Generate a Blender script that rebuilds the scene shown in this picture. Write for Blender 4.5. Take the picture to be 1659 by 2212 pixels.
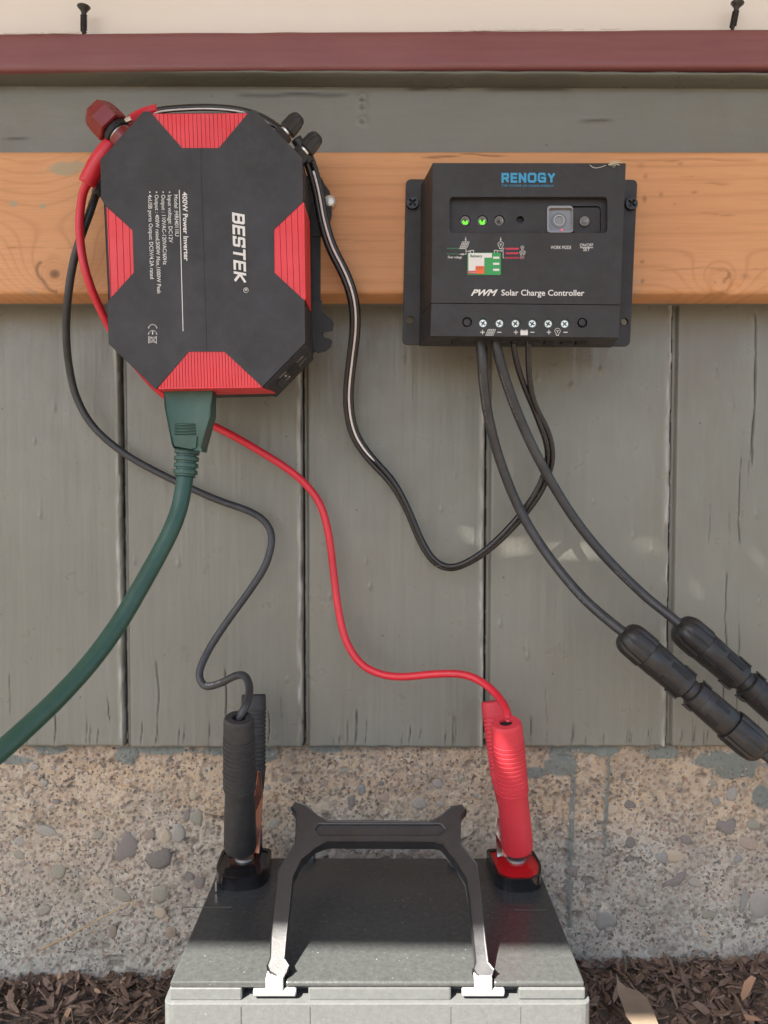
import bpy, bmesh, math, random
import numpy as np
from mathutils import Vector, Matrix
from mathutils.geometry import tessellate_polygon

random.seed(7)
rng = np.random.default_rng(7)
SC = bpy.context.scene
COL = SC.collection
for o in list(bpy.data.objects):
    bpy.data.objects.remove(o)

# ------------------------------------------------------------------ camera
CAMY = -0.72
PITCH = math.radians(2.27)
F = 1660.0
cam = bpy.data.cameras.new('camera')
cam.sensor_fit = 'HORIZONTAL'
cam.sensor_width = 36.0
cam.lens = 36.0 * F / 1659.0
cam.clip_start = 0.01
cam.clip_end = 2000.0
camo = bpy.data.objects.new('camera', cam)
COL.objects.link(camo)
camo.location = (0, CAMY, 0)
camo.rotation_euler = (math.pi / 2 - PITCH, 0, 0)
SC.camera = camo

# ------------------------------------------------------------------ sky and sun
SUN = Vector((-0.58, -0.68, 1.0)).normalized()
SUN_EL = math.asin(SUN.z)
SUN_AZ = math.atan2(SUN.x, SUN.y)
w = bpy.data.worlds.new('World')
SC.world = w
w.use_nodes = True
nt = w.node_tree
for n in list(nt.nodes):
    nt.nodes.remove(n)
sky = nt.nodes.new('ShaderNodeTexSky')
sky.sky_type = 'NISHITA'
sky.sun_disc = False
sky.sun_elevation = SUN_EL
sky.sun_rotation = SUN_AZ
sky.air_density = 1.0
sky.dust_density = 2.0
bg = nt.nodes.new('ShaderNodeBackground')
bg.inputs['Strength'].default_value = 0.055
wo = nt.nodes.new('ShaderNodeOutputWorld')
nt.links.new(sky.outputs[0], bg.inputs[0])
nt.links.new(bg.outputs[0], wo.inputs[0])
sl = bpy.data.lights.new('sun', 'SUN')
sl.energy = 5.0
sl.angle = math.radians(0.55)
sl.color = (1.0, 0.94, 0.85)
slo = bpy.data.objects.new('sun', sl)
COL.objects.link(slo)
slo.rotation_euler = SUN.to_track_quat('Z', 'Y').to_euler()
slo.location = (0, -2, 3)
SC.view_settings.view_transform = 'Standard'
SC.view_settings.look = 'None'
SC.view_settings.gamma = 1.0
SC.view_settings.use_curve_mapping = False
SC.view_settings.exposure = 2.6
SC.cycles.max_bounces = 10
SC.cycles.diffuse_bounces = 6
SC.cycles.use_denoising = True
SC.cycles.caustics_reflective = False
SC.cycles.caustics_refractive = False

# ------------------------------------------------------------------ helpers
ct, st_ = math.cos(PITCH), math.sin(PITCH)


def ray(u, v):
    a = (u - 829.5) / F
    b = (1106.0 - v) / F
    return Vector((a, ct + b * st_, b * ct - st_))


def P(u, v, D):
    """photo pixel (1659 x 2212 frame) -> the point on the plane D metres in front of the camera"""
    r = ray(u, v)
    s = D / r.y
    return Vector((r.x * s, CAMY + D, r.z * s))


def PP(u, v, p0, n):
    r = ray(u, v)
    c = Vector((0, CAMY, 0))
    s = (Vector(p0) - c).dot(Vector(n)) / r.dot(Vector(n))
    return c + r * s


def tag(o, label=None, cat=None, group=None, kind=None):
    if label: o['label'] = label
    if cat: o['category'] = cat
    if group: o['group'] = group
    if kind: o['kind'] = kind
    return o


def empty(name, loc, label=None, cat=None, group=None, kind=None):
    o = bpy.data.objects.new(name, None)
    o.empty_display_size = 0.02
    o.location = Vector(loc)
    COL.objects.link(o)
    return tag(o, label, cat, group, kind)


def worldloc(o):
    l = Vector((0, 0, 0))
    while o is not None:
        if o.type == 'EMPTY':
            l = l + o.location
        o = o.parent
    return l


def adopt(o, parent):
    o.parent = parent
    if parent is not None and parent.type == 'EMPTY':
        o.matrix_parent_inverse = Matrix.Translation(-worldloc(parent))
    return o


def mesh(name, verts, faces, mat, parent=None, smooth=False, bevel=0, seg=2, local=False, angle=35):
    me = bpy.data.meshes.new(name)
    me.from_pydata([tuple(v) for v in verts], [], faces)
    me.update()
    if mat: me.materials.append(mat)
    if smooth:
        me.shade_smooth()
    o = bpy.data.objects.new(name, me)
    COL.objects.link(o)
    if parent is not None:
        if local: o.parent = parent
        else: adopt(o, parent)
    if bevel:
        m = o.modifiers.new('bevel', 'BEVEL')
        m.width = bevel
        m.segments = seg
        m.limit_method = 'ANGLE'
        m.angle_limit = math.radians(angle)
        m.harden_normals = False
    return o


class MB:
    def __init__(s):
        s.v = []
        s.f = []

    def add(s, verts, faces):
        k = len(s.v)
        s.v += [Vector(x) for x in verts]
        s.f += [tuple(i + k for i in f) for f in faces]
        return s

    def box(s, a, b):
        x0, y0, z0 = a
        x1, y1, z1 = b
        return s.hexa([(x0, y0, z0), (x1, y0, z0), (x1, y0, z1), (x0, y0, z1)],
                      [(x0, y1, z0), (x1, y1, z0), (x1, y1, z1), (x0, y1, z1)])

    def hexa(s, fr, bk):
        """front loop counterclockwise seen from the camera, back loop in the same order"""
        n = len(fr)
        f = [tuple(range(n)), tuple(range(2 * n - 1, n - 1, -1))]
        for i in range(n):
            j = (i + 1) % n
            f.append((j, i, n + i, n + j))
        return s.add(list(fr) + list(bk), f)

    def poly(s, loops, back, cap=True):
        """loops: lists of Vector (outer + holes), back: function moving a front point to its back point"""
        tris = tessellate_polygon([[Vector(p) for p in l] for l in loops])
        fl = [Vector(p) for l in loops for p in l]
        n = len(fl)
        bk = [back(p) for p in fl]
        f = []
        d = bk[0] - fl[0]
        for t in tris:
            a, b, c = [fl[i] for i in t]
            nn = (b - a).cross(c - a)
            if nn.dot(d) > 0: t = (t[0], t[2], t[1])
            f.append(tuple(t))
            if cap: f.append((t[0] + n, t[2] + n, t[1] + n))
        k = 0
        for l in loops:
            m = len(l)
            for i in range(m):
                j = (i + 1) % m
                f.append((k + j, k + i, n + k + i, n + k + j))
            k += m
        return s.add(fl + bk, f)

    def tube(s, pts, rads, n=12, caps=True, up=None):
        pts = [Vector(p) for p in pts]
        if not hasattr(rads, '__len__'): rads = [rads] * len(pts)
        T = []
        for i in range(len(pts)):
            a = pts[max(0, i - 1)]
            b = pts[min(len(pts) - 1, i + 1)]
            d = b - a
            T.append(d.normalized() if d.length > 1e-9 else Vector((0, 0, 1)))
        nrm = T[0].orthogonal().normalized() if up is None else (Vector(up) - T[0] * Vector(up).dot(T[0])).normalized()
        V = []
        for i, p in enumerate(pts):
            nrm = (nrm - T[i] * nrm.dot(T[i])).normalized()
            bn = T[i].cross(nrm)
            for k in range(n):
                a = 2 * math.pi * k / n
                r = rads[i]
                V.append(p + (nrm * math.cos(a) + bn * math.sin(a)) * r)
        Fc = []
        for i in range(len(pts) - 1):
            for k in range(n):
                k2 = (k + 1) % n
                Fc.append((i * n + k, i * n + k2, (i + 1) * n + k2, (i + 1) * n + k))
        if caps:
            Fc.append(tuple(range(n - 1, -1, -1)))
            Fc.append(tuple((len(pts) - 1) * n + k for k in range(n)))
        return s.add(V, Fc)

    def lathe(s, origin, axis, prof, n=24, flute=None, ell=(1, 1), ref=None):
        """prof: (distance along axis, radius); flute: f(angle, dist) multiplies the radius"""
        axis = Vector(axis).normalized()
        ref = Vector(ref) if ref is not None else axis.orthogonal()
        a1 = (ref - axis * ref.dot(axis)).normalized()
        a2 = axis.cross(a1)
        V = []
        for (t, r) in prof:
            for k in range(n):
                a = 2 * math.pi * k / n
                m = flute(a, t) if flute else 1
                V.append(Vector(origin) + axis * t + (a1 * math.cos(a) * ell[0] + a2 * math.sin(a) * ell[1]) * r * m)
        Fc = []
        for i in range(len(prof) - 1):
            for k in range(n):
                k2 = (k + 1) % n
                Fc.append((i * n + k, i * n + k2, (i + 1) * n + k2, (i + 1) * n + k))
        Fc.append(tuple(range(n - 1, -1, -1)))
        Fc.append(tuple((len(prof) - 1) * n + k for k in range(n)))
        return s.add(V, Fc)

    def build(s, name, mat, parent=None, **kw):
        return mesh(name, s.v, s.f, mat, parent, **kw)


def catmull(pts, sub=8):
    pts = [Vector(p) for p in pts]
    Q = [pts[0] * 2 - pts[1]] + pts + [pts[-1] * 2 - pts[-2]]
    out = []
    for i in range(1, len(Q) - 2):
        p0, p1, p2, p3 = Q[i - 1:i + 3]
        for k in range(sub):
            t = k / sub
            out.append(0.5 * ((2 * p1) + (p2 - p0) * t + (2 * p0 - 5 * p1 + 4 * p2 - p3) * t * t + (3 * p1 - p0 - 3 * p2 + p3) * t ** 3))
    out.append(pts[-1])
    # light smoothing
    for _ in range(3):
        out = [out[0]] + [(out[i - 1] + out[i] * 2 + out[i + 1]) / 4 for i in range(1, len(out) - 1)] + [out[-1]]
    return out


def rrect(u0, v0, u1, v1, r, D, n=5, sk=0.0):
    """rounded rectangle in photo pixels, counterclockwise seen from the camera"""
    out = []
    for (cu, cv, a0) in ((u1 - r, v0 + r, 0), (u0 + r, v0 + r, 90), (u0 + r, v1 - r, 180), (u1 - r, v1 - r, 270)):
        for k in range(n + 1):
            a = math.radians(a0 + 90 * k / n)
            out.append(P(cu + r * math.cos(a), cv - r * math.sin(a), D))
    return out


def circ(u, v, r, D, n=20):
    return [P(u + r * math.cos(2 * math.pi * k / n), v - r * math.sin(2 * math.pi * k / n), D) for k in range(n)]


def roundpoly(pts, r, n=3):
    """round the corners of a 2D polygon of pixel points"""
    out = []
    m = len(pts)
    for i in range(m):
        a, b, c = Vector(pts[i - 1]), Vector(pts[i]), Vector(pts[(i + 1) % m])
        d1 = a - b
        d2 = c - b
        rr = min(r, d1.length * 0.45, d2.length * 0.45)
        s = b + d1.normalized() * rr
        e = b + d2.normalized() * rr
        for k in range(n + 1):
            t = k / n
            out.append((s * (1 - t) ** 2 + b * 2 * t * (1 - t) + e * t * t))
    return out


def yb(d):
    return lambda p: Vector((p.x, p.y + d, p.z))


# vectorised value noise ------------------------------------------------
def _h(ix, iy, s):
    n = (ix.astype(np.int64) * 374761393 + iy.astype(np.int64) * 668265263 + s * 974711) & 0x7fffffff
    n = ((n ^ (n >> 13)) * 1274126177) & 0x7fffffff
    n = (n ^ (n >> 16)) & 0x7fffffff
    return (n & 0xffffff) / float(0xffffff)


def vnoise(x, y, s=0):
    x = np.asarray(x, float); y = np.asarray(y, float)
    ix = np.floor(x); iy = np.floor(y)
    fx = x - ix; fy = y - iy
    fx = fx * fx * (3 - 2 * fx); fy = fy * fy * (3 - 2 * fy)
    a = _h(ix, iy, s); b = _h(ix + 1, iy, s); c = _h(ix, iy + 1, s); d = _h(ix + 1, iy + 1, s)
    return (a * (1 - fx) + b * fx) * (1 - fy) + (c * (1 - fx) + d * fx) * fy


def fbm(x, y, o=4, s=0):
    t = 0; a = 0.5; tot = 0
    for k in range(o):
        t = t + a * vnoise(x * 2 ** k, y * 2 ** k, s + k * 17)
        tot += a
        a *= 0.5
    return t / tot


def cells(x, y, s=0):
    """distance to the nearest jittered cell point and that cell's random value"""
    ix = np.floor(x); iy = np.floor(y)
    best = np.full(x.shape, 9.0); val = np.zeros(x.shape)
    for dx in (-1, 0, 1):
        for dy in (-1, 0, 1):
            cx = ix + dx; cy = iy + dy
            px_ = cx + _h(cx, cy, s + 1); py_ = cy + _h(cx, cy, s + 2)
            d = np.hypot(x - px_, y - py_)
            m = d < best
            best = np.where(m, d, best); val = np.where(m, _h(cx, cy, s + 3), val)
    return best, val


def grid_mesh(name, X, Z, Y, mat, parent=None, attrs=None, smooth=True, depth=None):
    """a relief sheet facing the camera: X, Z, Y are 2D arrays (rows z, columns x). depth closes the four edges back"""
    nz, nx = X.shape
    co = np.stack([X, Y, Z], -1).reshape(-1, 3)
    idx = np.arange(nz * nx).reshape(nz, nx)
    q = np.stack([idx[:-1, :-1], idx[:-1, 1:], idx[1:, 1:], idx[1:, :-1]], -1).reshape(-1, 4)
    faces = q
    if depth:
        ring = np.concatenate([idx[0, :-1], idx[:-1, -1], idx[-1, :0:-1], idx[:0:-1, 0]])
        bco = co[ring].copy()
        bco[:, 1] = depth
        k = len(co)
        co = np.concatenate([co, bco])
        n = len(ring)
        r2 = np.roll(ring, -1)
        b1 = k + np.arange(n)
        b2 = np.roll(b1, -1)
        faces = np.concatenate([q, np.stack([r2, ring, b1, b2], -1)])
    me = bpy.data.meshes.new(name)
    nf = len(faces)
    me.vertices.add(len(co))
    me.vertices.foreach_set('co', co.astype(np.float32).ravel())
    me.loops.add(nf * 4)
    me.loops.foreach_set('vertex_index', faces.astype(np.int32).ravel())
    me.polygons.add(nf)
    me.polygons.foreach_set('loop_start', np.arange(0, nf * 4, 4, dtype=np.int32))
    me.update(calc_edges=True)
    me.validate()
    if smooth: me.shade_smooth()
    if attrs:
        for an, av in attrs.items():
            at = me.attributes.new(an, 'FLOAT', 'POINT')
            arr = np.zeros(len(co), np.float32)
            arr[:nz * nx] = av.reshape(-1)
            if depth: arr[nz * nx:] = av.reshape(-1)[ring]
            at.data.foreach_set('value', arr)
    me.materials.append(mat)
    o = bpy.data.objects.new(name, me)
    COL.objects.link(o)
    if parent is not None: adopt(o, parent)
    return o


# ------------------------------------------------------------------ materials
class NT:
    def __init__(s, name):
        s.m = bpy.data.materials.new(name)
        s.m.use_nodes = True
        s.t = s.m.node_tree
        s.b = s.t.nodes['Principled BSDF']
        s.tc = s.t.nodes.new('ShaderNodeTexCoord')

    def n(s, ty, **kw):
        x = s.t.nodes.new(ty)
        for k, v in kw.items():
            if k in x.inputs.keys() if hasattr(x.inputs, 'keys') else False: x.inputs[k].default_value = v
            else: setattr(x, k, v)
        return x

    def l(s, a, b):
        s.t.links.new(a, b)

    def map(s, scale=(1, 1, 1), rot=(0, 0, 0)):
        mp = s.t.nodes.new('ShaderNodeMapping')
        mp.inputs['Scale'].default_value = scale
        mp.inputs['Rotation'].default_value = rot
        s.l(s.tc.outputs['Object'], mp.inputs[0])
        return mp.outputs[0]

    def noise(s, scale, vec=None, detail=4, rough=0.55, dist=0):
        x = s.t.nodes.new('ShaderNodeTexNoise')
        x.inputs['Scale'].default_value = scale
        x.inputs['Detail'].default_value = detail
        x.inputs['Roughness'].default_value = rough
        x.inputs['Distortion'].default_value = dist
        s.l(vec if vec is not None else s.tc.outputs['Object'], x.inputs['Vector'])
        return x.outputs['Fac']

    def vor(s, scale, vec=None, feature='F1', out='Distance', rnd=1.0):
        x = s.t.nodes.new('ShaderNodeTexVoronoi')
        x.feature = feature
        x.inputs['Scale'].default_value = scale
        x.inputs['Randomness'].default_value = rnd
        s.l(vec if vec is not None else s.tc.outputs['Object'], x.inputs['Vector'])
        return x.outputs[out]

    def ramp(s, fac, stops):
        x = s.t.nodes.new('ShaderNodeValToRGB')
        e = x.color_ramp.elements
        while len(e) > 1: e.remove(e[-1])
        e[0].position = stops[0][0]
        e[0].color = tuple(stops[0][1]) + (1,) if len(stops[0][1]) == 3 else stops[0][1]
        for p, c in stops[1:]:
            q = e.new(p)
            q.color = tuple(c) + (1,)
        s.l(fac, x.inputs[0])
        return x.outputs[0]

    def mr(s, v, a, b, c, d):
        x = s.t.nodes.new('ShaderNodeMapRange')
        x.inputs[1].default_value = a; x.inputs[2].default_value = b
        x.inputs[3].default_value = c; x.inputs[4].default_value = d
        s.l(v, x.inputs[0])
        return x.outputs[0]

    def math(s, op, a, b=None):
        x = s.t.nodes.new('ShaderNodeMath')
        x.operation = op
        for i, q in enumerate((a, b)):
            if q is None: continue
            if isinstance(q, (int, float)): x.inputs[i].default_value = q
            else: s.l(q, x.inputs[i])
        return x.outputs[0]

    def mix(s, f, a, b, mode='MIX'):
        x = s.t.nodes.new('ShaderNodeMixRGB')
        x.blend_type = mode
        for i, q in enumerate((f, a, b)):
            if isinstance(q, (int, float)): x.inputs[i].default_value = q
            elif isinstance(q, tuple): x.inputs[i].default_value = q + (1,) if len(q) == 3 else q
            else: s.l(q, x.inputs[i])
        return x.outputs[0]

    def attr(s, name, out='Fac'):
        x = s.t.nodes.new('ShaderNodeAttribute')
        x.attribute_name = name
        return x.outputs[out]

    def bump(s, h, strength=0.3, dist=0.001, prev=None):
        x = s.t.nodes.new('ShaderNodeBump')
        x.inputs['Strength'].default_value = strength
        x.inputs['Distance'].default_value = dist
        s.l(h, x.inputs['Height'])
        if prev is not None: s.l(prev, x.inputs['Normal'])
        return x.outputs[0]

    def set(s, **kw):
        for k, v in kw.items():
            k = k.replace('_', ' ')
            i = s.b.inputs[k]
            if isinstance(v, (int, float)): i.default_value = v
            elif isinstance(v, tuple): i.default_value = v + (1,) if len(v) == 3 and len(i.default_value) == 4 else v
            else: s.l(v, i)
        return s.m


def plastic(name, c, rough=0.45, var=0.12, grain=900, gb=0.15, metallic=0.0, spec=0.5, dust=0.0, dustc=(0.3, 0.27, 0.23), coat=0.0, sheen=0.0):
    t = NT(name)
    big = t.noise(25, detail=5)
    col = t.mix(t.mr(big, 0.3, 0.7, 0, 1), tuple(x * (1 - var) for x in c), tuple(min(1, x * (1 + var)) for x in c))
    if dust:
        d = t.noise(120, detail=6, rough=0.7)
        col = t.mix(t.mr(d, 0.45, 0.8, 0.0, dust), col, dustc)
        sp = t.vor(260)
        spm = t.mr(sp, 0.10, 0.05, 0, 1)
        sel = t.mr(t.noise(60, detail=2), 0.5, 0.62, 0, dust)
        col = t.mix(t.math('MULTIPLY', spm, sel), col, tuple(min(1, x * 1.6) for x in dustc))
    t.set(Base_Color=col, Metallic=metallic, Specular_IOR_Level=spec)
    rr = t.mr(t.noise(70, detail=5), 0.3, 0.7, max(0.02, rough - 0.07), min(1, rough + 0.09))
    t.set(Roughness=rr)
    if coat: t.set(Coat_Weight=coat, Coat_Roughness=0.15)
    if gb:
        t.set(Normal=t.bump(t.noise(grain, detail=2), gb, 0.0004))
    return t.m


M = {}
M['inv_black'] = plastic('inverter_black_paint', (0.025, 0.024, 0.026), 0.58, grain=1400, gb=0.35, dust=0.03, var=.05)
M['ctrl_black'] = plastic('controller_black_metal', (0.024, 0.0215, 0.0215), 0.58, grain=1500, gb=0.4, dust=0.03, var=.06)
M['black'] = plastic('black_plastic', (0.018, 0.018, 0.020), 0.4, gb=0.1)
M['deep'] = plastic('dark_recess', (0.008, 0.008, 0.008), 0.6, gb=0)
M['conn_black'] = plastic('connector_plastic', (0.017, 0.016, 0.016), 0.42, grain=700, gb=0.2, dust=0.08)
M['rubber'] = plastic('cable_rubber', (0.030, 0.032, 0.036), 0.42, grain=600, gb=0.1, dust=0.10)
M['rubber_gloss'] = plastic('zip_cord_pvc', (0.014, 0.013, 0.014), 0.22, grain=300, gb=0.05)
M['clamp_black'] = plastic('clamp_black_rubber', (0.027, 0.027, 0.028), 0.62, grain=700, gb=0.3, dust=0.08)
M['red'] = plastic('red_metal', (0.70, 0.034, 0.042), 0.42, grain=1200, gb=0.25, var=0.08)
M['red_cable'] = plastic('red_silicone', (0.62, 0.024, 0.042), 0.34, grain=600, gb=0.08, var=0.1)
M['red_clamp'] = plastic('red_vinyl', (0.60, 0.038, 0.056), 0.62, grain=700, gb=0.15, var=0.06)
M['red_dark'] = plastic('dark_red_knob', (0.20, 0.022, 0.022), 0.3, gb=0.05)
M['green'] = plastic('green_pvc', (0.022, 0.072, 0.052), 0.38, grain=500, gb=0.12, dust=0.08, dustc=(0.2, 0.25, 0.2))
M['chrome'] = plastic('bright_metal', (0.62, 0.61, 0.58), 0.25, metallic=1.0, gb=0.1)
M['steel_dark'] = plastic('blackened_screw', (0.035, 0.033, 0.032), 0.35, metallic=0.4, gb=0.2)
M['zinc'] = plastic('zinc_screw', (0.68, 0.66, 0.60), 0.35, metallic=0.75, gb=0.2)
M['copper'] = plastic('copper_jaw', (0.46, 0.20, 0.13), 0.3, metallic=0.9, gb=0.1)
M['white_print'] = plastic('white_print', (0.72, 0.70, 0.66), 0.6, gb=0, var=0.03)
M['grey_print'] = plastic('grey_print', (0.42, 0.42, 0.40), 0.6, gb=0, var=0.05)
M['stripe'] = plastic('white_stripe', (0.78, 0.72, 0.70), 0.4, gb=0, var=0.06)
M['blue_print'] = plastic('blue_print', (0.045, 0.29, 0.50), 0.5, gb=0, var=0.05)
M['green_print'] = plastic('green_print', (0.035, 0.30, 0.075), 0.5, gb=0, var=0.05)
M['dkgreen_print'] = plastic('dark_green_print', (0.03, 0.12, 0.06), 0.5, gb=0, var=0.05)
M['red_print'] = plastic('red_print', (0.50, 0.03, 0.06), 0.5, gb=0, var=0.05)
M['orange_print'] = plastic('orange_print', (0.80, 0.13, 0.03), 0.5, gb=0, var=0.05)
M['termgreen'] = plastic('green_terminal_block', (0.06, 0.12, 0.08), 0.45, gb=0)
M['lens'] = plastic('clear_lens', (0.12, 0.11, 0.10), 0.12, gb=0, coat=0.6)
M['straw'] = plastic('straw', (0.42, 0.30, 0.15), 0.6, gb=0)
M['fluff'] = plastic('seed_fluff', (0.6, 0.58, 0.45), 0.6, gb=0)
M['ground_dark'] = None


def emis(name, c, s):
    m = bpy.data.materials.new(name)
    m.use_nodes = True
    b = m.node_tree.nodes['Principled BSDF']
    b.inputs['Base Color'].default_value = c + (1,)
    b.inputs['Emission Color'].default_value = c + (1,)
    b.inputs['Emission Strength'].default_value = s
    nz = m.node_tree.nodes.new('ShaderNodeTexNoise')
    nz.inputs['Scale'].default_value = 500
    mr = m.node_tree.nodes.new('ShaderNodeMapRange')
    mr.inputs[3].default_value = s * 0.5
    mr.inputs[4].default_value = s * 1.4
    m.node_tree.links.new(nz.outputs[0], mr.inputs[0])
    m.node_tree.links.new(mr.outputs[0], b.inputs['Emission Strength'])
    return m


M['led_green'] = emis('green_led', (0.10, 0.75, 0.02), 0.28)
M['led_red'] = emis('red_led', (0.9, 0.05, 0.08), 0.22)


def paint_mat(name, c, c2, rough=0.42, brushed='V'):
    t = NT(name)
    v = t.map((1, 1, 0.06) if brushed == 'V' else (0.06, 1, 1))
    broad = t.noise(7, detail=5, rough=0.6)
    fine = t.noise(350, v, detail=3)
    spk = t.noise(160, detail=6, rough=0.7)
    col = t.mix(t.mr(broad, 0.3, 0.7, 0, 1), c, c2)
    col = t.mix(t.mr(fine, 0.35, 0.65, 0.0, 0.07), col, tuple(x * 0.62 for x in c))
    # dirt and brown stains
    stn = t.noise(5.5, t.map((1, 1, 0.45)), detail=7, rough=0.68)
    col = t.mix(t.mr(stn, 0.53, 0.78, 0.0, 0.42), col, (0.13, 0.098, 0.065))
    spot = t.vor(60)
    sm = t.math('MULTIPLY', t.mr(spot, 0.07, 0.03, 0, 1), t.mr(t.noise(30, detail=2), 0.5, 0.6, 0, 1))
    col = t.mix(sm, col, (0.06, 0.05, 0.04))
    crack = t.attr('crack')
    col = t.mix(t.mr(crack, 0, 1, 0, 1), col, (0.035, 0.032, 0.028))
    chip = t.attr('chip')
    col = t.mix(chip, col, (0.42, 0.41, 0.37))
    rr = t.mr(t.noise(40, detail=6), 0.3, 0.7, rough - 0.12, rough + 0.14)
    t.set(Base_Color=col, Roughness=rr)
    b1 = t.bump(t.noise(420, v, detail=3), 0.14, 0.0005)
    b2 = t.bump(spk, 0.22, 0.0008, b1)
    b3 = t.bump(t.noise(28, t.map((1, 1, 0.5)), detail=3), 0.35, 0.002, b2)
    t.set(Normal=b3)
    return t.m


M['paint'] = paint_mat('grey_green_paint', (0.184, 0.184, 0.155), (0.214, 0.212, 0.180), rough=.36)
M['paint_h'] = paint_mat('grey_green_paint_boards', (0.176, 0.174, 0.146), (0.207, 0.203, 0.170), brushed='H')
M['paint_dk'] = paint_mat('green_bead_paint', (0.115, 0.130, 0.112), (0.16, 0.17, 0.142), brushed='H', rough=0.35)


def red_paint():
    t = NT('dark_red_paint')
    col = t.mix(t.mr(t.noise(9, detail=6), 0.3, 0.7, 0, 1), (0.195, 0.066, 0.070), (0.235, 0.086, 0.086))
    fine = t.noise(300, t.map((0.05, 1, 1)), detail=3)
    col = t.mix(t.mr(fine, 0.4, 0.7, 0, 0.2), col, (0.12, 0.03, 0.035))
    t.set(Base_Color=col, Roughness=t.mr(t.noise(50), 0.3, 0.7, 0.35, 0.55))
    t.set(Normal=t.bump(fine, 0.15, 0.0006))
    return t.m


M['red_paint'] = red_paint()


def wood_mat():
    t = NT('pine_board')
    g = t.attr('grain')
    k = t.attr('knot')
    v = t.map((0.035, 1, 1))
    fine = t.noise(700, v, detail=4, rough=0.6)
    fleck = t.noise(260, t.map((0.10, 1, 1)), detail=4, rough=0.7)
    broad = t.noise(6, detail=4)
    base = t.mix(t.mr(broad, 0.3, 0.7, 0, 1), (0.58, 0.275, 0.118), (0.67, 0.345, 0.160))
    base = t.mix(t.math('MULTIPLY', g, 0.55), base, (0.37, 0.155, 0.055))
    base = t.mix(t.mr(fine, 0.42, 0.75, 0, 0.3), base, (0.40, 0.19, 0.08))
    base = t.mix(t.mr(fleck, 0.68, 0.74, 0, 0.75), base, (0.20, 0.09, 0.04))
    base = t.mix(k, base, (0.15, 0.065, 0.028))
    gp = t.noise(22, t.map((0.7, 1, 1)), detail=4)
    base = t.mix(t.mr(gp, 0.66, 0.72, 0, 0.35), base, (0.27, 0.27, 0.20))
    base = t.mix(t.attr('smear'), base, (0.33, 0.31, 0.21))
    t.set(Base_Color=base, Roughness=0.62)
    b1 = t.bump(fine, 0.25, 0.0006)
    b2 = t.bump(t.noise(90, t.map((0.2, 1, 1)), detail=5), 0.25, 0.001, b1)
    t.set(Normal=b2)
    return t.m


M['wood'] = wood_mat()


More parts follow.
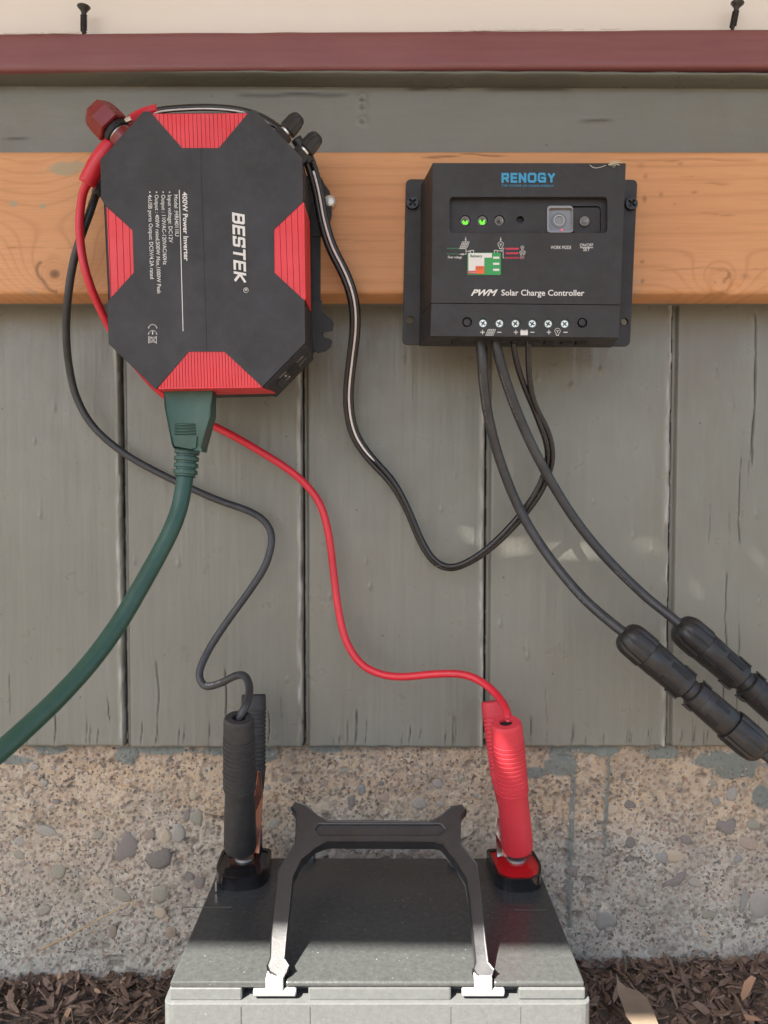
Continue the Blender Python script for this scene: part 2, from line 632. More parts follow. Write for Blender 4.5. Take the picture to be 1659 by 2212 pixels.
def concrete_mat():
    t = NT('exposed_concrete')
    tan = t.attr('tan')
    pit = t.attr('pit')
    n1 = t.noise(35, detail=8, rough=0.7)
    n2 = t.noise(160, detail=6, rough=0.75)
    grey = t.mix(t.mr(n1, 0.3, 0.7, 0, 1), (0.34, 0.33, 0.285), (0.48, 0.46, 0.40))
    warm = t.mix(t.mr(n1, 0.3, 0.7, 0, 1), (0.45, 0.34, 0.225), (0.58, 0.45, 0.315))
    col = t.mix(tan, grey, warm)
    col = t.mix(t.mr(n2, 0.50, 0.74, 0, 0.38), col, (0.17, 0.14, 0.115))
    col = t.mix(t.mr(n2, 0.42, 0.25, 0, 0.5), col, (0.62, 0.56, 0.46))
    # sand grains of many colours
    vc = t.vor(330, out='Color')
    sep = t.n('ShaderNodeSeparateColor')
    t.l(vc, sep.inputs[0])
    col = t.mix(t.mr(sep.outputs[0], 0.80, 0.84, 0, 0.45), col, (0.13, 0.115, 0.11))
    col = t.mix(t.mr(sep.outputs[1], 0.80, 0.84, 0, 0.5), col, (0.55, 0.50, 0.42))
    col = t.mix(t.mr(sep.outputs[2], 0.90, 0.93, 0, 0.4), col, (0.33, 0.16, 0.10))
    rust = t.noise(14, detail=6, rough=0.7)
    col = t.mix(t.mr(rust, 0.58, 0.72, 0, 0.35), col, (0.24, 0.13, 0.085))
    col = t.mix(t.mr(pit, 0, 1, 0, 0.75), col, (0.10, 0.08, 0.065))
    wv = t.n('ShaderNodeVectorMath')
    wv.operation = 'ADD'
    nzc = t.t.nodes.new('ShaderNodeTexNoise'); nzc.inputs['Scale'].default_value = 420; nzc.inputs['Detail'].default_value = 3
    t.l(t.tc.outputs['Object'], nzc.inputs['Vector'])
    sc_ = t.n('ShaderNodeVectorMath'); sc_.operation = 'SCALE'; sc_.inputs[3].default_value = 0.0035
    t.l(nzc.outputs['Color'], sc_.inputs[0])
    t.l(t.tc.outputs['Object'], wv.inputs[0]); t.l(sc_.outputs[0], wv.inputs[1])
    pv = t.vor(240, wv.outputs[0])
    pv2 = t.vor(120, wv.outputs[0])
    dens = t.noise(26, detail=4)
    h1 = t.mr(t.math('ADD', pv, t.mr(dens, 0.35, 0.7, 0.16, -0.10)), 0.24, 0.18, 0, 1)
    h2 = t.mr(t.math('ADD', pv2, t.mr(dens, 0.35, 0.7, 0.14, -0.04)), 0.22, 0.17, 0, 1)
    hole = t.math('MAXIMUM', h1, h2)
    hole = t.math('MULTIPLY', hole, t.mr(t.attr('paint'), 0, 1, 1, 0.1))
    col = t.mix(t.math('MULTIPLY', hole, 0.72), col, (0.105, 0.085, 0.075))
    lump = t.noise(70, detail=5, rough=0.65)
    mid = t.noise(16, detail=7, rough=0.72)
    col = t.mix(t.mr(mid, 0.48, 0.66, 0, 0.5), col, (0.215, 0.185, 0.15))
    col = t.mix(t.mr(mid, 0.42, 0.28, 0, 0.4), col, (0.52, 0.47, 0.39))
    clod = t.noise(110, detail=6, rough=0.7)
    col = t.mix(t.mr(clod, 0.54, 0.62, 0, 0.42), col, (0.20, 0.18, 0.16))
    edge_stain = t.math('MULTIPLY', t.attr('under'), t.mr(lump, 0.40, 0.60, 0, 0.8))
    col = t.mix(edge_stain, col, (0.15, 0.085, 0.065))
    pm = t.math('MULTIPLY', t.attr('paint'), t.mr(n2, 0.70, 0.58, 0.25, 1))
    col = t.mix(pm, col, t.mix(t.mr(n1, 0.3, 0.7, 0, 1), (0.17, 0.185, 0.165), (0.23, 0.245, 0.215)))
    t.set(Base_Color=col, Roughness=0.85)
    b1 = t.bump(n2, 0.6, 0.0012)
    b2 = t.bump(t.vor(330), 0.3, 0.0008, b1)
    b3 = t.bump(t.math('SUBTRACT', t.math('ADD', lump, clod), hole), 0.9, 0.0026, b2)
    t.set(Normal=b3)
    return t.m


M['concrete'] = concrete_mat()


def stone_mat(name, c):
    t = NT(name)
    n1 = t.noise(150, detail=7, rough=0.7)
    col = t.mix(t.mr(n1, 0.3, 0.7, 0, 1), tuple(x * 0.65 for x in c), tuple(x * 1.3 for x in c))
    d = t.noise(330, detail=5, rough=0.8)
    col = t.mix(t.mr(d, 0.46, 0.62, 0.05, 0.85), col, (0.38, 0.335, 0.265))
    t.set(Base_Color=col, Roughness=0.75, Normal=t.bump(n1, 0.5, 0.0012))
    return t.m


STONES = [stone_mat('stone_' + n, c) for n, c in (
    ('slate', (0.16, 0.145, 0.15)), ('grey', (0.33, 0.315, 0.29)), ('brown', (0.25, 0.195, 0.155)),
    ('blue_grey', (0.24, 0.25, 0.25)), ('green_grey', (0.27, 0.265, 0.215)), ('tan', (0.48, 0.40, 0.29)),
    ('pink', (0.37, 0.275, 0.22)), ('dark', (0.115, 0.11, 0.115)))]


def mulch_mat():
    t = NT('bark_mulch')
    a = t.attr('tone')
    col = t.ramp(a, [(0.0, (0.09, 0.056, 0.042)), (0.45, (0.21, 0.145, 0.108)), (0.85, (0.30, 0.205, 0.15)), (0.96, (0.38, 0.24, 0.15)), (1.0, (0.48, 0.32, 0.20))])
    n1 = t.noise(420, detail=5, rough=0.7)
    col = t.mix(t.mr(n1, 0.3, 0.7, 0.0, 0.5), col, (0.05, 0.03, 0.02))
    t.set(Base_Color=col, Roughness=0.85, Normal=t.bump(n1, 0.5, 0.001))
    return t.m


M['mulch'] = mulch_mat()


def soil_mat():
    t = NT('soil')
    n1 = t.noise(60, detail=8, rough=0.7)
    n0 = t.noise(0.6, detail=4)
    col = t.mix(t.mr(n1, 0.3, 0.7, 0, 1), (0.075, 0.055, 0.042), (0.16, 0.125, 0.10))
    col = t.mix(t.mr(n0, 0.4, 0.6, 0, 0.5), col, (0.19, 0.175, 0.14))
    t.set(Base_Color=col, Roughness=0.95, Normal=t.bump(n1, 0.7, 0.01))
    return t.m


M['soil'] = soil_mat()


def lid_mat(name, base, rough, dustc):
    t = NT(name)
    n1 = t.noise(260, detail=7, rough=0.8)
    n2 = t.noise(520, detail=3, rough=0.6)
    col = t.mix(t.mr(n1, 0.35, 0.75, 0.18, 0.46), base, dustc)
    sp = t.vor(190)
    sel = t.mr(t.noise(45, detail=2), 0.54, 0.66, 0, .7)
    col = t.mix(t.math('MULTIPLY', t.mr(sp, 0.12, 0.05, 0, 0.8), sel), col, (0.42, 0.42, 0.40))
    t.set(Base_Color=col, Roughness=t.mr(n1, 0.3, 0.7, rough - 0.05, rough + 0.1), Specular_IOR_Level=0.5)
    t.set(Normal=t.bump(n2, 0.22, 0.0006))
    return t.m


M['lid'] = lid_mat('battery_lid_plastic', (0.020, 0.022, 0.025), 0.19, (0.11, 0.115, 0.105))
M['case'] = lid_mat('battery_case_plastic', (0.060, 0.064, 0.064), 0.40, (0.15, 0.155, 0.15))
M['handle'] = plastic('handle_plastic', (0.016, 0.016, 0.019), 0.42, grain=700, gb=0.2, dust=0.05, spec=1.0)
M['pivot'] = plastic('pivot_plastic_highlight', (0.26, 0.26, 0.255), 0.35, gb=0.1, dust=0.3)  # sun highlight on the pivots put into a pale base colour
M['gloss_black'] = plastic('glossy_black_post_cover', (0.012, 0.012, 0.013), 0.12, gb=0.05)
M['gloss_red'] = plastic('glossy_red_cover', (0.50, 0.010, 0.016), 0.14, gb=0.05)


def panel_mat():
    t = NT('cream_gloss_panel')
    n1 = t.noise(5, detail=3)
    col = t.mix(t.mr(n1, 0.3, 0.7, 0, 1), (0.80, 0.76, 0.705), (0.84, 0.80, 0.76))
    t.set(Base_Color=col, Roughness=0.16, Specular_IOR_Level=0.6, Normal=t.bump(t.noise(3, detail=2), 0.1, 0.01))
    return t.m


M['panel'] = panel_mat()

# ------------------------------------------------------------------ the ground
WALL_D = 0.72


def ground_z(x, y):
    # mulch banked up against the footing, flat further out
    t = np.clip((-y) / 0.30, 0, 1)
    return -0.477 - 0.085 * (t * t * (3 - 2 * t)) + 0.012 * (np.abs(x) > 0) * np.tanh((x) * 3.0)


me_n = 90
gx = np.concatenate([-np.geomspace(400, 0.8, 24), np.linspace(-0.78, 0.78, 140), np.geomspace(0.8, 400, 24)])
gy = np.concatenate([-np.geomspace(400, 0.6, 24), np.linspace(-0.58, 0.03, 70), [0.3, 6, 60, 400]])
GX, GY = np.meshgrid(gx, gy)
GZ = ground_z(GX, np.minimum(GY, 0)) + 0.008 * (fbm(GX * 22, GY * 22, 4, 3) - 0.5) * (np.abs(GX) < 3)
nz_, nx_ = GX.shape
vv = np.stack([GX, GY, GZ], -1).reshape(-1, 3)
idx = np.arange(nz_ * nx_).reshape(nz_, nx_)
fq = np.stack([idx[:-1, :-1], idx[:-1, 1:], idx[1:, 1:], idx[1:, :-1]], -1).reshape(-1, 4)
g = mesh('ground', vv.tolist(), fq.tolist(), M['soil'], smooth=True)
tag(g, 'brown soil at the foot of the wall', kind='structure')

# ------------------------------------------------------------------ wooden wall
wall = empty('wooden_wall', P(829, 1611, WALL_D), 'grey green painted wooden wall of upright boards with a horizontal head board', 'wall')
S72 = WALL_D / F
ztop_pl = P(0, 655, WALL_D).z
zbot_pl = P(829, 1611, WALL_D).z


def xw(u_at_1200):
    return P(u_at_1200, 1200, WALL_D).x


# plank limits along x (metres), measured from the joints of the photograph
joints = [xw(-142), xw(266), xw(656), xw(1049), xw(1447), xw(1850)]
joints = [joints[0] - 0.175] + joints + [joints[-1] + 0.175]


def plank(x0, x1, seed, cracks, drips):
    bot = zbot_pl + random.uniform(-0.0012, 0.0012)
    xs = np.unique(np.concatenate([np.arange(x0 + 0.0006, x1 - 0.0006, 0.0009), [x1 - 0.0006]]))
    zs = np.arange(bot, ztop_pl + 0.004, 0.0022)
    X, Z = np.meshgrid(xs, zs)
    Y = np.zeros_like(X)
    Y += 0.0016 * (fbm(X * 26, Z * 5, 3, seed) - 0.5)
    Y += 0.0007 * (fbm(X * 190, Z * 9, 3, seed + 5) - 0.5)
    crack = np.zeros_like(X)
    chip = np.zeros_like(X)
    # raised caulk and torn paint along the right edge
    wv = 0.0012 * (vnoise(Z * 45, Z * 0, seed + 11) - 0.5)
    er = x1 - X
    bead = np.exp(-((er - 0.0036 + wv) / 0.0021) ** 2)
    nb = fbm(X * 300, Z * 60, 3, seed + 21)
    Y -= 0.0016 * bead * (0.4 + 1.0 * nb)
    chip = np.clip(bead * (nb - 0.36) * 2.2, 0, 0.8)
    # lapped edge on the left, set back from the face
    el = X - x0
    lap = 1 / (1 + np.exp(np.clip((el - 0.0044) / 0.00035, -50, 50)))
    Y += 0.0050 * lap
    # open joint
    gp = 0.0009 + 0.0013 * fbm(X * 0, Z * 70, 2, seed + 31)
    op = (er < gp)
    Y += 0.004 * op
    crack = np.maximum(crack, op * 0.75)
    pit = np.exp(-((el - 0.0006) / 0.0008) ** 2)
    crack = np.maximum(crack, pit * (vnoise(Z * 130, Z * 0, seed + 41) > 0.35) * 0.9)
    for (cx, za, zb, wd, dp) in cracks:
        cen = cx + 0.0016 * (vnoise(Z * 30, Z * 0, int(cx * 9999) & 255) - 0.5) * 2 + 0.0010 * (vnoise(Z * 110, Z * 0, 5) - 0.5)
        m = np.clip((Z - min(za, zb)) / 0.006, 0, 1) * np.clip((max(za, zb) - Z) / 0.006, 0, 1)
        wdv = wd * (0.5 + vnoise(Z * 60, Z * 0, 9))
        gsn = np.exp(-((X - cen) / wdv) ** 2) * m
        Y += dp * gsn
        crack = np.maximum(crack, np.clip(gsn * 1.3 - 0.25, 0, 1) * min(1, dp / 0.0012))
        rdg = np.exp(-((X - cen + 2.2 * wd) / (1.4 * wd)) ** 2) * m
        Y -= dp * 0.35 * rdg
    for (dx, dz, ln, rr) in drips:
        b = np.exp(-(((X - dx) / rr) ** 2 + ((Z - dz) / (rr * 1.1)) ** 2))
        tl = np.exp(-((X - dx) / (rr * 0.75)) ** 2) * np.clip((Z - dz) / 0.002, 0, 1) * np.clip(1 - (Z - dz) / ln, 0, 1)
        Y -= 0.0016 * b + 0.0007 * tl
    # ragged crusted paint near the lower end
    low = np.clip(1 - (Z - bot) / 0.03, 0, 1) ** 2
    Y -= 0.0018 * low * (fbm(X * 160, Z * 30, 4, seed + 51) - 0.35)
    X = X + 0.0  # straight saw cut
    Zb = Z + 0.0012 * (vnoise(X * 90, X * 0, seed) - 0.5) * (Z < bot + 0.003)
    return grid_mesh('plank', X, Zb, Y, M['paint'], wall, {'crack': crack, 'chip': chip}, depth=0.018)


def W(u, v):
    p = P(u, v, WALL_D)
    return p.x, p.z


def cr(u, v0, v1, wpx=1.6, dp=0.0012):
    x, a = W(u, v0)
    _, b = W(u, v1)
    return (x, a, b, wpx * S72, dp)


cr_list = [cr(118, 1520, 1612), cr(20, 1450, 1550, 1.2, .0008), cr(340, 1420, 1612, 1.3, .001), cr(490, 1440, 1612, 1.4, .0012), cr(455, 1555, 1612, 1.2, .001),
           cr(385, 1570, 1612, 1.2), cr(770, 1530, 1612, 2.0, .0018), cr(888, 1565, 1612, 1.6, .0014), cr(905, 1570, 1604, 1.3), cr(605, 1500, 1560, 1.1, .0008),
           cr(1145, 1540, 1612, 1.4), cr(1240, 1560, 1612, 1.8, .0016), cr(1265, 1590, 1612, 1.6, .0014), cr(1118, 1590, 1612, 1.3), cr(890, 800, 870, .9, .0004),
           cr(1633, 670, 1010, 2.4, .0022), cr(1602, 980, 1180, 1.5, .0012), cr(1620, 960, 1060, 1.0, .0007), cr(1535, 1080, 1180, 1.0, .0006), cr(1505, 1365, 1430, 1.1, .0008),
           cr(1570, 1230, 1600, 1.5, .0012), cr(1597, 1340, 1612, 1.4, .0011), cr(1590, 1560, 1612, 1.5), cr(1503, 1560, 1610, 1.8, .0014), cr(1532, 1570, 1612, 1.6, .0014), cr(1578, 1100, 1160, 1.0, .0006),
           cr(1470, 1570, 1608, 1.4), cr(400, 1560, 1612, 1.3), cr(548, 1560, 1606, 1.2), cr(580, 1530, 1612, 1.3), cr(720, 1590, 1612, 1.3), cr(960, 1575, 1612, 1.4),
           cr(60, 1560, 1612, 1.3), cr(210, 1570, 1612, 1.3), cr(235, 1500, 1580, 1.0), cr(1400, 1570, 1612, 1.5), cr(1360, 1540, 1612, 1.0), cr(1180, 1480, 1612, 0.9, .0006)]
dr_list = []
for (u, v, l, r) in ((1236, 836, 60, 6), (1161, 817, 40, 4), (1545, 812, 40, 6), (1634, 1112, 60, 6), (1582, 880, 30, 5), (1627, 880, 50, 4), (1299, 800, 20, 4), (953, 1100, 12, 3), (1400, 885, 15, 3),
                     (1283, 1085, 10, 3), (790, 1215, 20, 3), (1075, 760, 16, 4), (75, 955, 14, 3), (880, 720, 24, 5), (1470, 1590, 30, 4), (1640, 1300, 30, 3)):
    x, z = W(u, v)
    dr_list.append((x, z, l * S72, r * S72))
for i in range(len(joints) - 1):
    x0, x1 = joints[i], joints[i + 1]
    cc = [c for c in cr_list if x0 + 0.003 < c[0] < x1 - 0.004]
    dd = [d for d in dr_list if x0 + 0.003 < d[0] < x1 - 0.004]
    for k in range(5):
        dd.append((random.uniform(x0 + .01, x1 - .01), random.uniform(zbot_pl, ztop_pl), random.uniform(.002, .03), random.uniform(.0008, .0018)))
    for k in range(6):
        zz = random.uniform(zbot_pl, zbot_pl + 0.02)
        cc.append((random.uniform(x0 + .006, x1 - .006), zbot_pl - .002, zz + 0.012, random.uniform(.0004, .0008), random.uniform(.0005, .0011)))
    plank(x0, x1, 100 + i * 13, cc, dd)
# sheathing behind the planks, seen as the dark of the open joints
MB().box((-1.0, 0.0185, zbot_pl + 0.002), (1.0, 0.03, P(0, 100, .70).z)).build('sheathing', M['deep'], wall)

# head board
D_FR = 0.70
zf0 = P(0, 663, D_FR).z * 1.0
zf0 = P(829, 650, D_FR + 0.0).z
zf1 = P(829, 179, D_FR).z


def hboard(name, z0, z1, D, backY, mat, seed, amp=0.0012, step=0.002, x0=-0.95, x1=0.95, lines=(), edge=0.0008):
    X, Z = np.meshgrid(np.arange(x0, x1, step), np.append(np.arange(z0, z1 - step * .5, step), z1))
    Y = np.full_like(X, CAMY + D)
    Y += amp * (fbm(X * 6, Z * 30, 4, seed) - 0.5)
    Z = Z + edge * (vnoise(X * 60, X * 0, seed + 3) - 0.5) * ((Z > z1 - step * .6) | (Z < z0 + step * .6))
    crack = np.zeros_like(X)
    for (ua, ub, v, dp) in lines:
        a = P(ua, v, D); b = P(ub, v, D)
        cen = a.z + 0.0018 * (vnoise(X * 40, X * 0, int(v)) - 0.5)
        m = np.clip((X - a.x) / 0.01, 0, 1) * np.clip((b.x - X) / 0.01, 0, 1)
        gsn = np.exp(-((Z - cen) / 0.0011) ** 2) * m
        Y += dp * gsn
        crack = np.maximum(crack, gsn * 0.8)
    # hollow round edges
    Y += 0.0016 * (np.exp(-(Z - z0) / 0.0016) + np.exp(-(z1 - Z) / 0.0016))
    return X, Z, Y, crack


X, Z, Y, C = hboard('frieze', zf0, zf1, D_FR, 0, M['paint_h'], 5, step=0.0018,
                    lines=((505, 760, 202, .0012), (1245, 1330, 261, .0012), (870, 1000, 190, .0006), (1040, 1240, 193, .0005), (0, 70, 300, .0004)))
# nail dimples with a paint rim
for (u, v) in ((714, 193), (714, 208), (714, 239)):
    p = P(u + 69, v + 22 if v > 195 else v + 20, D_FR)
    r = np.hypot(X - p.x, Z - p.z)
    Y += 0.0018 * np.exp(-(r / 0.0016) ** 2) - 0.0012 * np.exp(-((r - 0.0034) / 0.0013) ** 2)
    C = np.maximum(C, np.exp(-(r / 0.0010) ** 2) * .9)
chip = 0.5 * np.clip((fbm(X * 50, Z * 200, 3, 77) - 0.55) * 4, 0, 1) * (Z > zf1 - 0.004)
grid_mesh('frieze_board', X, Z, Y, M['paint_h'], wall, {'crack': C, 'chip': chip}, depth=0.017)

# dark painted bead under the red ledge
z_r0 = P(829, 148, 0.678).z
prof = []
mb = MB()
npf = 9
xs = np.arange(-0.95, 0.95, 0.006)
V = []
for x in xs:
    for k in range(npf):
        a = math.pi * k / (npf - 1)
        rr = 0.0105 + 0.0009 * (float(fbm(np.array([x * 45.]), np.array([k * .7]), 3, 8)[0]) - .5) * 2
        V.append((x, CAMY + D_FR + 0.001 - math.sin(a) * rr * 1.95, z_r0 - 0.0012 + x * -0.004 + math.cos(a) * rr * 0.34))
Fq = []
for i in range(len(xs) - 1):
    for k in range(npf - 1):
        Fq.append((i * npf + k, i * npf + k + 1, (i + 1) * npf + k + 1, (i + 1) * npf + k))
bd = mesh('bead_moulding', V, Fq, M['paint_dk'], wall, smooth=True)
bd.data.flip_normals()
# torn flakes of paint where the bead meets the head board
fl = MB()
for k in range(210):
    u = random.uniform(-60, 1720)
    s = random.uniform(0.5, 1.8) * (1.5 if u > 1000 else 1)
    p = P(u, 180 + random.uniform(-3, 2) - u * 0.004, D_FR) + Vector((0, -0.0012, 0))
    q = [p + Vector((random.uniform(-3, 3) * s * .0005, random.uniform(-.002, .0), random.uniform(-2.4, 2.4) * s * .00045)) for _ in range(3)]
    fl.add(q + [p + Vector((0, .001, 0))], [(0, 1, 2), (0, 1, 3), (1, 2, 3), (2, 0, 3)])
o = fl.build('paint_flake', M['paint_h'], wall)
o['kind'] = 'stuff'

# red ledge board and the pale glossy panel over it
D_RED = 0.678
ledge = empty('red_ledge', P(829, 148, D_RED), 'dark red painted ledge board running along the top of the wall', 'ledge')
z_r1 = P(829, 66, D_RED).z
X, Z = np.meshgrid(np.arange(-0.95, 0.95, 0.004), np.linspace(z_r0, z_r1, 22))
Y = np.full_like(X, CAMY + D_RED) + 0.0010 * (fbm(X * 8, Z * 50, 4, 61) - .5) + 0.0022 * (np.exp(-(z_r1 - Z) / 0.0012) + np.exp(-(Z - z_r0) / 0.0014))
slope = (P(1659, 62, D_RED).z - P(0, 73, D_RED).z) / (P(1659, 62, D_RED).x - P(0, 73, D_RED).x)
Z = Z + X * slope * 0.85
top_e = (np.arange(22) == 21)[:, None]
Z = Z + 0.0006 * (vnoise(X * 35, X * 0, 4) - .5) * top_e
grid_mesh('ledge_board', X, Z, Y, M['red_paint'], ledge, depth=CAMY + D_RED + 0.055)

pan = MB()
zt = z_r1
pl0 = -0.90; pl1 = 0.90
PY = CAMY + D_RED + 0.016
pts_b = []
nn = 90
for i in range(nn + 1):
    x = pl0 + (pl1 - pl0) * i / nn
    pts_b.append((x, zt + x * slope * .85 + 0.0016 + 0.0014 * (float(fbm(np.array([x * 14.]), np.array([0.]), 3, 90)[0]) - .45) * 2))
fr = [Vector((x, PY, z)) for x, z in pts_b] + [Vector((pl1, PY, zt + 0.12)), Vector((pl0, PY, zt + 0.12))]
pan.poly([fr], yb(0.012))
op = pan.build('white_panel', M['panel'])
tag(op, 'glossy cream panel standing behind the two upright screws above the red ledge', 'panel')
for i, (a, b) in enumerate((((181, 10), (181, 67)), ((1594, 2), (1583, 57)))):
    tip = P(b[0], b[1] + 1, D_RED + 0.003)
    hd = P(a[0], a[1], D_RED + 0.002)
    r_ = empty('screw', tip, ('black drywall screw standing upright on the ledge above the red terminal knob',
                              'black drywall screw leaning in the ledge at the far right above the controller')[i], 'screw', 'screws standing in the red ledge')
    ax = hd - tip
    L = ax.length
    e = 0.0021
    body = MB().lathe(tip - ax.normalized() * 0.003, ax, [(0, e * .6), (L * .3, e), (L * .75, e), (L * .86, e * 1.1), (L * .95, e * 1.8), (L + .001, e * 2.7), (L + .0016, e * 2.6)], 14)
    body.build('shank', M['steel_dark'], r_, smooth=True)
    th = []
    for k in range(0, 90):
        a_ = k * 0.5
        t = L * 0.62 * k / 90
        o1 = ax.normalized().orthogonal().normalized()
        o2 = ax.normalized().cross(o1)
        th.append(tip + ax.normalized() * t + (o1 * math.cos(a_) + o2 * math.sin(a_)) * e * 1.15)
    MB().tube(th, 0.0006, 5).build('thread', M['steel_dark'], r_, smooth=True)

for (ua, ub) in ((5, 95), (100, 172), (1065, 1215), (968, 1000), (1010, 1060), (1240, 1262), (1295, 1338)):  # white beads standing in for sun glints along the ledge's top edge
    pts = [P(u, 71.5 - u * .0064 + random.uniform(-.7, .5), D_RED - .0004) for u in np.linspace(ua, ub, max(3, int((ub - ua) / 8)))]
    MB().tube(pts, [.0002] + [random.uniform(.0004, .0011) for _ in pts[2:]] + [.0002], 6).build('glint_bead', M['white_print'], ledge, smooth=True)

# unseen roof edge, placed to cast the shade line across the battery
ZE = 0.75
YE = CAMY + 0.539 - 0.68 * (ZE + 0.334)
unseen_eave = empty('unseen_roof_overhang', (0, 0, ZE), 'unseen white roof overhang shading the wall, with holes added to make sun spots', kind='structure')
X0, X1 = -1.6, 1.6
fr = [Vector((X0, YE + 0.012, ZE)), Vector((X1, YE - 0.028, ZE)), Vector((X1, 0.05, ZE)), Vector((X0, 0.05, ZE))]
spot_holes = []  # holes added and aimed to throw sun spots on wall and clamp
for (u, v, D_, ra, rb, rt) in ((1088, 1630, .603, .0050, .0050, -.25), (1015, 1158, WALL_D, .0090, .0013, -.1), (1110, 1182, WALL_D, .0200, .0013, .08), (1240, 1192, WALL_D, .0300, .0015, .0), (1400, 1180, WALL_D, .0200, .0009, -.05), (1640, 1210, WALL_D, .0010, .0100, .5), (1505, 1277, WALL_D, .0022, .0016, 0)):
    p = P(u, v, D_)
    p = p + SUN * ((ZE - p.z) / SUN.z)
    spot_holes.append([Vector((p.x + math.cos(a) * ra * math.cos(rt) - math.sin(a) * rb * math.sin(rt), p.y + math.cos(a) * ra * math.sin(rt) + math.sin(a) * rb * math.cos(rt), ZE)) for a in np.linspace(0, 2 * math.pi, 11)[:-1]])
MB().poly([fr] + spot_holes, lambda p: p + Vector((0, 0, 0.0015))).build('unseen_shade_soffit', plastic('unseen_shade_soffit_paint', (0.62, 0.58, 0.52), 0.6), unseen_eave)

# ------------------------------------------------------------------ concrete footing
foot = empty('concrete_footing', (0, 0.01, -0.5), 'rough tan concrete footing full of pebbles below the grey boards', 'footing')
xs = np.arange(-0.60, 0.60, 0.0013)
zs = np.arange(-0.56, zbot_pl + 0.012, 0.0013)
X, Z = np.meshgrid(xs, zs)
top = zbot_pl


def pu(u, v):
    p = P(u, v, 0.728)
    return p.x, p.z


Y = np.full_like(X, 0.006)
big = fbm(X * 14, Z * 14, 5, 200)
Y += 0.009 * (big - 0.5)
Y += 0.0024 * (fbm(X * 90, Z * 90, 4, 210) - 0.5)
d1, v1 = cells(X * 230, Z * 230, 220)
depthmask = np.clip((top - Z) / 0.10, 0.15, 1)
pitn = fbm(X * 24, Z * 24, 3, 230)
pitm = np.clip((0.42 - d1) / 0.2, 0, 1) * (v1 > 0.86 - 0.20 * pitn)
d2, v2 = cells(X * 95 + 4 * fbm(X * 60, Z * 60, 2, 3), Z * 95, 240)
pit2 = np.clip((0.40 - d2) / 0.18, 0, 1) * (v2 > 0.90)
Y += 0.0012 * pitm + 0.0018 * pit2
# the top edge rounds back under the boards
Y += 0.010 * np.exp(-(top + 0.004 - Z) / 0.006) * (Z < top + 0.004)
pit = np.clip(np.maximum(pitm * 0.6, pit2 * .8), 0, 1)
tan = np.clip(1.25 - (top - Z) / 0.10 + 1.6 * (fbm(X * 9, Z * 14, 4, 260) - 0.5), 0, 1)
tan = np.maximum(tan, np.clip(0.9 - np.hypot(X + 0.30, (Z + .31) * 1.5) / 0.22, 0, .8))
paint = np.zeros_like(X)


def blob(u, v, ru, rv, seed):
    cx, cz = pu(u, v)
    rx, rz = ru * S72, rv * S72
    d = np.hypot((X - cx) / rx, (Z - cz) / rz) + 0.9 * (fbm(X * 70, Z * 70, 4, seed) - 0.5)
    return np.clip((1 - d) / 0.12, 0, 1)


for args in ((1212, 1628, 34, 26, 1), (1205, 1655, 30, 22, 2), (1305, 1620, 30, 18, 3), (1250, 1614, 70, 12, 4), (1430, 1625, 50, 14, 5), (1590, 1650, 60, 34, 6), (1540, 1640, 40, 20, 7),
             (275, 1628, 28, 20, 8), (350, 1618, 60, 15, 9), (545, 1630, 60, 22, 10), (110, 1618, 30, 12, 11), (480, 1622, 60, 10, 12), (1065, 1640, 12, 10, 13), (1110, 1690, 26, 14, 14),
             (700, 1618, 40, 8, 15), (1645, 1720, 22, 26, 16), (40, 1640, 40, 10, 17), (1155, 1668, 26, 14, 18)):
    paint = np.maximum(paint, blob(*args))
for (u, v0, v1_, wd, sd) in ((1235, 1640, 2000, 9, 1), (1309, 1620, 1830, 7, 2), (1067, 1640, 1700, 5, 3)):
    cx, za = pu(u, v0)
    _, zb = pu(u, v1_)
    cen = cx + 0.004 * (vnoise(Z * 25, Z * 0, sd) - 0.5)
    wv = wd * S72 * (0.45 + 0.5 * vnoise(Z * 60, Z * 0, sd + 5))
    m = (Z < za) & (Z > zb)
    dd = np.clip((1 - np.abs(X - cen) / wv) / 0.3, 0, 1) * m
    paint = np.maximum(paint, dd)
    Y -= 0.0012 * dd
Y -= 0.0008 * paint
pit = pit * (1 - 0.8 * paint)
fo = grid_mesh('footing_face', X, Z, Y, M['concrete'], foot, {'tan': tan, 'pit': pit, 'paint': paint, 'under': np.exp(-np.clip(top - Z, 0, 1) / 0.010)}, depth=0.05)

YS = Y.copy(); X0s, Z0s = xs[0], zs[0]


def surf_y(x, z, r=0.001):
    i = int((x - X0s) / 0.0013); j = int((z - Z0s) / 0.0013); k = max(1, int(r / .0013))
    w_ = YS[max(0, j - k):j + k + 1, max(0, i - k):i + k + 1]
    return float(np.percentile(w_, 25)) if w_.size else 0.006


# pebbles set in the concrete
shapes = []
for k in range(9):
    bm = bmesh.new()
    bmesh.ops.create_icosphere(bm, subdivisions=2 if k < 6 else 2, radius=1)
    sd = k * 7.3
    for v in bm.verts:
        c = v.co.copy()
        nzv = 1 + 0.22 * math.sin(c.x * 2.3 + sd) * math.cos(c.z * 2.9 + sd * 2) + 0.09 * math.sin(c.x * 5 + c.z * 4 + sd) + .05 * math.sin(c.x * 9 - c.z * 8 + sd)
        v.co = Vector((c.x * nzv, c.y * 0.55, c.z * nzv))
        # flattened broken face
        if v.co.y < -0.30: v.co.y = -0.30 + (v.co.y + .30) * .12
    me = bpy.data.meshes.new('stone')
    bm.to_mesh(me)
    bm.free()
    me.shade_smooth()
    shapes.append(me)
smesh = {}


